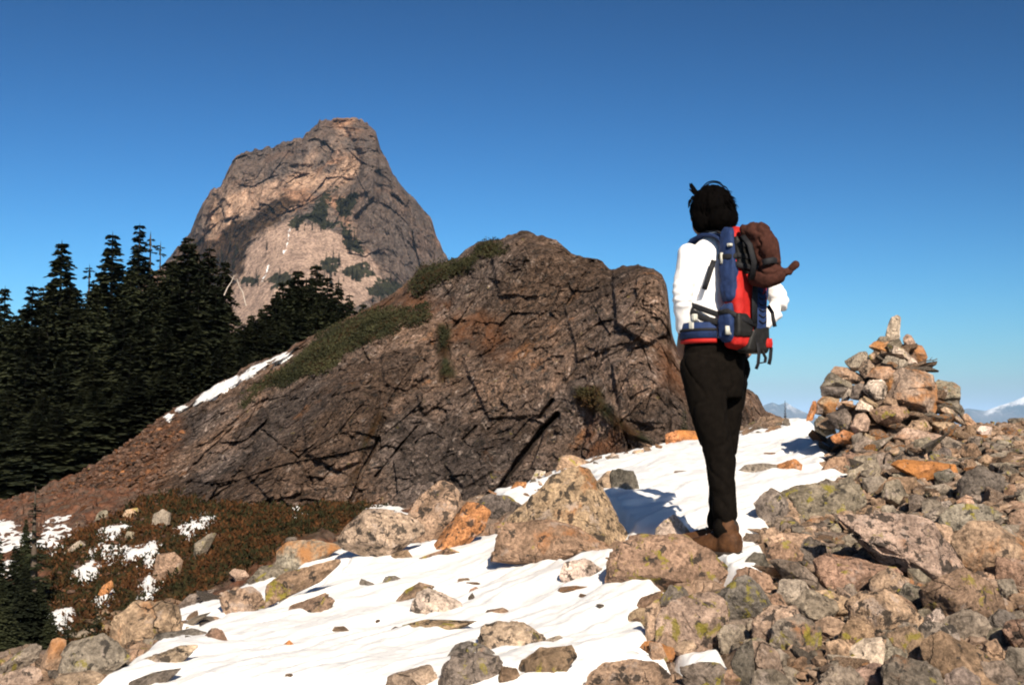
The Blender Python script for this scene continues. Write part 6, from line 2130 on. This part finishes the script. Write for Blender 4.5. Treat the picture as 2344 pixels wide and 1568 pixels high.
for sg in (1,):
    pk_ = rbox([(sg * (H - 0.02), sg * (H + 0.008), 0.13, 0.19, 788), (sg * (H - 0.03), sg * (H + 0.026), 0.112, 0.215, 778), (sg * (H - 0.03), sg * (H + 0.034), 0.110, 0.218, 745), (sg * (H - 0.03), sg * (H + 0.022), 0.112, 0.21, 712), (sg * (H - 0.03), sg * (H + 0.006), 0.12, 0.20, 703)])
    fuse("side_pocket", [pk_], 0.006, M_BLUE, pack, 4, folds(26, 0.009, 33))
st = rbox([(-0.012, -0.078, 0.244, 0.258, 760), (-0.010, -0.080, 0.244, 0.262, 748), (-0.010, -0.080, 0.244, 0.262, 700), (-0.010, -0.080, 0.240, 0.258, 640), (-0.012, -0.078, 0.23, 0.25, 600)])
fuse("centre_strip", [st], 0.005, M_BLUE, pack, 3, folds(20, 0.003, 34))
lac = []
for k in range(7):
    v = 662 + 13 * k
    lac.append(limb([W(-0.020, 0.266, v), W(-0.045, 0.270, v + 7), W(-0.070, 0.266, v)], [0.0022] * 3, 6, 3))
solid("bungee_cord", join(*lac), M_WEB, pack)
lp = rbox([(H + 0.004, 0.02, 0.20, 0.255, 778), (H + 0.006, 0.012, 0.20, 0.262, 768), (H + 0.006, 0.012, 0.20, 0.262, 742), (H + 0.004, 0.05, 0.20, 0.258, 726)])
fuse("lower_panel", [lp], 0.005, M_BLACK, pack, 3)
bt_ = rbox([(0.035, -HR, 0.14, 0.24, 812), (0.045, -HR - 0.004, 0.13, 0.256, 804), (0.035, -HR - 0.004, 0.13, 0.262, 780), (0.002, -HR - 0.002, 0.14, 0.260, 752)])
rp = rbox([(-HR + 0.03, -HR - 0.010, 0.20, 0.266, 800), (-HR + 0.034, -HR - 0.012, 0.20, 0.272, 790), (-HR + 0.03, -HR - 0.010, 0.20, 0.266, 778)])
fuse("bottom_pocket", [rp], 0.005, M_RED, pack, 3)
fuse("bottom_panel", [bt_], 0.006, M_BLACK, pack, 4, folds(20, 0.005, 36))
cp = rbox([(0.06, -0.05, 0.20, 0.258, 640), (0.098, -0.06, 0.20, 0.264, 620), (0.106, -0.06, 0.19, 0.258, 585), (0.104, -0.05, 0.18, 0.244, 556)])
for v_ in (575, 600, 622):
    solid("compression_strap", ribbon([W(0.106, 0.20, v_ - 6), W(0.10, 0.258, v_), W(0.05, 0.270, v_ + 2), W(-0.03, 0.272, v_ + 6)], 0.020, 0.008, UPV), M_WEB, pack)
solid("pack_webbing", ribbon([W(0.02, 0.268, 560), W(0.012, 0.276, 600), W(0.008, 0.272, 650), W(0.012, 0.268, 700), W(0.014, 0.268, 748)], 0.030, 0.006, LF), M_WEB, pack)
fuse("upper_panel", [cp], 0.006, M_BLACK, pack, 3, folds(24, 0.006, 37))
ld = rbox([(-0.078, 0.090, 0.125, 0.215, 556), (-0.08, 0.095, 0.122, 0.222, 546), (-0.078, 0.090, 0.125, 0.21, 538), (-0.05, 0.06, 0.14, 0.19, 532)])
fuse("lid", [ld], 0.006, M_RED, pack, 4, folds(24, 0.006, 38))
solid("compression_strap", ribbon([W(H + 0.024, 0.12, 600), W(H + 0.022, 0.20, 602), W(H - 0.02, 0.262, 600), W(0.0, 0.268, 598)], 0.018, 0.004, UPV), M_WEB, pack)
solid("compression_strap", ribbon([W(H + 0.024, 0.12, 724), W(H + 0.034, 0.20, 722), W(H - 0.02, 0.262, 738), W(0.0, 0.270, 752)], 0.018, 0.004, UPV), M_WEB, pack)
# harness
for sg in (1, -1):
    solid("shoulder_strap", ribbon([W(0.075 * sg, 0.125, 575), W(0.078 * sg, 0.10, 556), W(0.080 * sg, 0.06, 546), W(0.082 * sg, 0.0, 543), W(0.086 * sg, -0.06, 552), W(0.092 * sg, -0.105, 580), W(0.11 * sg, -0.125, 630), W(0.14 * sg, -0.105, 670)], 0.055, 0.016, LF), M_BLUE, pack)
    solid("shoulder_strap_webbing", ribbon([W(0.14 * sg, -0.105, 670), W(0.168 * sg, -0.03, 700), W(0.163 * sg, 0.04, 712), W(0.13 * sg, 0.115, 728)], 0.020, 0.004, UPV), M_WEB, pack)
    solid("load_lifter_strap", ribbon([W(0.10 * sg, 0.125, 548), W(0.098 * sg, 0.09, 540), W(0.094 * sg, 0.03, 537), W(0.092 * sg, -0.03, 542)], 0.020, 0.005, LF), M_WEB, pack)
ls = [pp(1634, 596, -0.17), pp(1628, 614, -0.175), pp(1619, 642, -0.175), pp(1612, 663, -0.17)]
solid("hanging_strap", ribbon(ls, 0.018, 0.004, np.array([1.0, 0, 0.2])), M_WEB, pack)


def belt(k, v0, v1, thick, mat, name, a0=-2.45, a1=2.45):
    V, F = [], []
    n_ = 60
    for i in range(n_ + 1):
        q = a0 + (a1 - a0) * i / n_
        for (rr_, vv_) in ((k, v0), (k + thick, v0 + 2), (k + thick, v1 - 2), (k, v1)):
            z = pp(1643, vv_)[2]
            c = pp(1637, 765)
            V.append(np.array([c[0], c[1], z]) + FW * math.cos(q) * (0.118 + rr_) + LF * math.sin(q) * (0.155 + rr_))
    for i in range(n_):
        for j in range(4):
            F.append((i * 4 + j, i * 4 + (j + 1) % 4, (i + 1) * 4 + (j + 1) % 4, (i + 1) * 4 + j))
    F.append((0, 1, 2, 3))
    F.append((n_ * 4 + 3, n_ * 4 + 2, n_ * 4 + 1, n_ * 4))
    return solid(name, (np.array(V), np.array(F), np.zeros((0, 3), int)), mat, pack)


belt(0.006, 742, 780, 0.020, M_BLUE, "hip_belt")
belt(0.004, 778, 790, 0.018, M_RED, "hip_belt_trim")
belt(0.024, 756, 764, 0.006, M_WEB, "hip_belt_webbing")
solid("stabiliser_strap", ribbon([W(0.165, -0.06, 700), W(0.172, -0.01, 716), W(0.165, 0.05, 734), W(0.13, 0.115, 745)], 0.022, 0.005, UPV), M_WEB, pack)
solid("buckle", rbox([(0.19, 0.165, -0.005, 0.02, 762), (0.192, 0.165, -0.006, 0.022, 756), (0.192, 0.165, -0.006, 0.022, 744), (0.19, 0.165, -0.005, 0.02, 740)]), M_TAG, pack)
solid("buckle", rbox([(0.196, 0.172, 0.018, 0.032, 740), (0.196, 0.172, 0.016, 0.034, 736), (0.196, 0.172, 0.016, 0.034, 728), (0.196, 0.172, 0.018, 0.032, 725)]), M_TAG, pack)
# woven maker's tags, too small to read
solid("woven_tag", rbox([(H + 0.030, H + 0.012, 0.142, 0.156, 616), (H + 0.030, H + 0.012, 0.142, 0.156, 592)]), M_TAG, pack)
solid("woven_tag", rbox([(H + 0.046, H + 0.012, 0.196, 0.212, 774), (H + 0.046, H + 0.012, 0.196, 0.212, 755)]), M_TAG, pack)
solid("zip_pull", rbox([(H + 0.032, H + 0.012, 0.200, 0.228, 580), (H + 0.032, H + 0.012, 0.200, 0.228, 574)]), M_TAG, pack)
# dangling ends on the right
solid("dangling_strap", ribbon([W(-HR, 0.22, 770), W(-HR - 0.010, 0.235, 784), W(-HR - 0.014, 0.245, 800), W(-HR - 0.008, 0.245, 822), W(-HR - 0.002, 0.24, 836)], 0.020, 0.005, LF), M_WEB, pack)
solid("dangling_strap", ribbon([pp(1758, 700, 0.0), pp(1768, 716, 0.0), pp(1770, 732, 0.0), pp(1774, 748, 0.0)], 0.014, 0.004, np.array([1, 0, 0.3])), M_WEB, pack)
solid("strap_loop", ribbon([W(-0.05, 0.25, 806), W(-0.075, 0.25, 822), W(-0.07, 0.25, 832), W(-0.04, 0.25, 834)], 0.014, 0.005, BK), M_WEB, pack)
solid("ice_axe_loop", ribbon([W(-0.01, 0.262, 790), W(-0.012, 0.27, 812), W(-0.012, 0.262, 836), W(-0.008, 0.25, 848)], 0.018, 0.006, LF), M_WEB, pack)
wing = rbox([(-HR - 0.0, -HR - 0.03, 0.06, 0.18, 706), (-HR, -HR - 0.065, 0.03, 0.18, 684), (-HR, -HR - 0.075, 0.03, 0.18, 660), (-HR, -HR - 0.04, 0.05, 0.18, 636)])
fuse("side_panel", [wing], 0.006, M_BLUE, pack, 3)

# the jacket strapped to the outside of the pack
jk = thing("jacket", "rolled dark brown fleece jacket strapped on the back of the backpack", "jacket", ORG.tolist())
DY = -0.24
jp = [limb([pp(1712, 528, DY), pp(1738, 530, DY - 0.02), pp(1756, 560, DY - 0.02), pp(1764, 592, DY - 0.01)], [0.036, 0.046, 0.052, 0.045], 16),
      limb([pp(1716, 540, DY + 0.02), pp(1738, 560, DY), pp(1752, 600, DY), pp(1752, 634, DY)], [0.034, 0.046, 0.042, 0.040], 16),
      limb([pp(1730, 636, DY + 0.02), pp(1758, 634, DY - 0.02), pp(1785, 628, DY - 0.02), pp(1802, 622, DY - 0.02), pp(1818, 610, DY - 0.02)], [0.038, 0.050, 0.042, 0.026, 0.014], 16),
      limb([pp(1768, 596, DY - 0.02), pp(1776, 620, DY - 0.02), pp(1790, 634, DY - 0.02)], [0.034, 0.034, 0.022], 14),
      ball(pp(1748, 578, DY + 0.03), (np.array([0.046, 0, 0]), np.array([0, 0.05, 0]), UPV * 0.09))]


def jfold(co):
    q = co * np.array([14, 14, 14])
    return 0.007 * fbm(q, 4, 41) - 0.012 * np.clip(0.14 - np.abs(fbm(co * np.array([9, 9, 12.0]), 3, 42)), 0, 1) / 0.14


jb = fuse("body_cloth", jp, 0.006, M_JACKET, jk, 3, jfold)
solid("cuff", limb([pp(1812, 614, DY - 0.02), pp(1821, 606, DY - 0.02)], [0.016, 0.018]), M_JACKET, jk)
solid("strap", ribbon([pp(1745, 602, DY - 0.062), pp(1757, 598, DY - 0.072), pp(1770, 596, DY - 0.066), pp(1782, 598, DY - 0.04)], 0.022, 0.006, UPV), M_WEB, jk)
solid("strap", ribbon([pp(1722, 640, DY - 0.02), pp(1726, 600, DY - 0.05), pp(1716, 560, DY - 0.05), pp(1700, 540, DY - 0.02)], 0.020, 0.006, np.array([1, 0, 0])), M_WEB, jk)
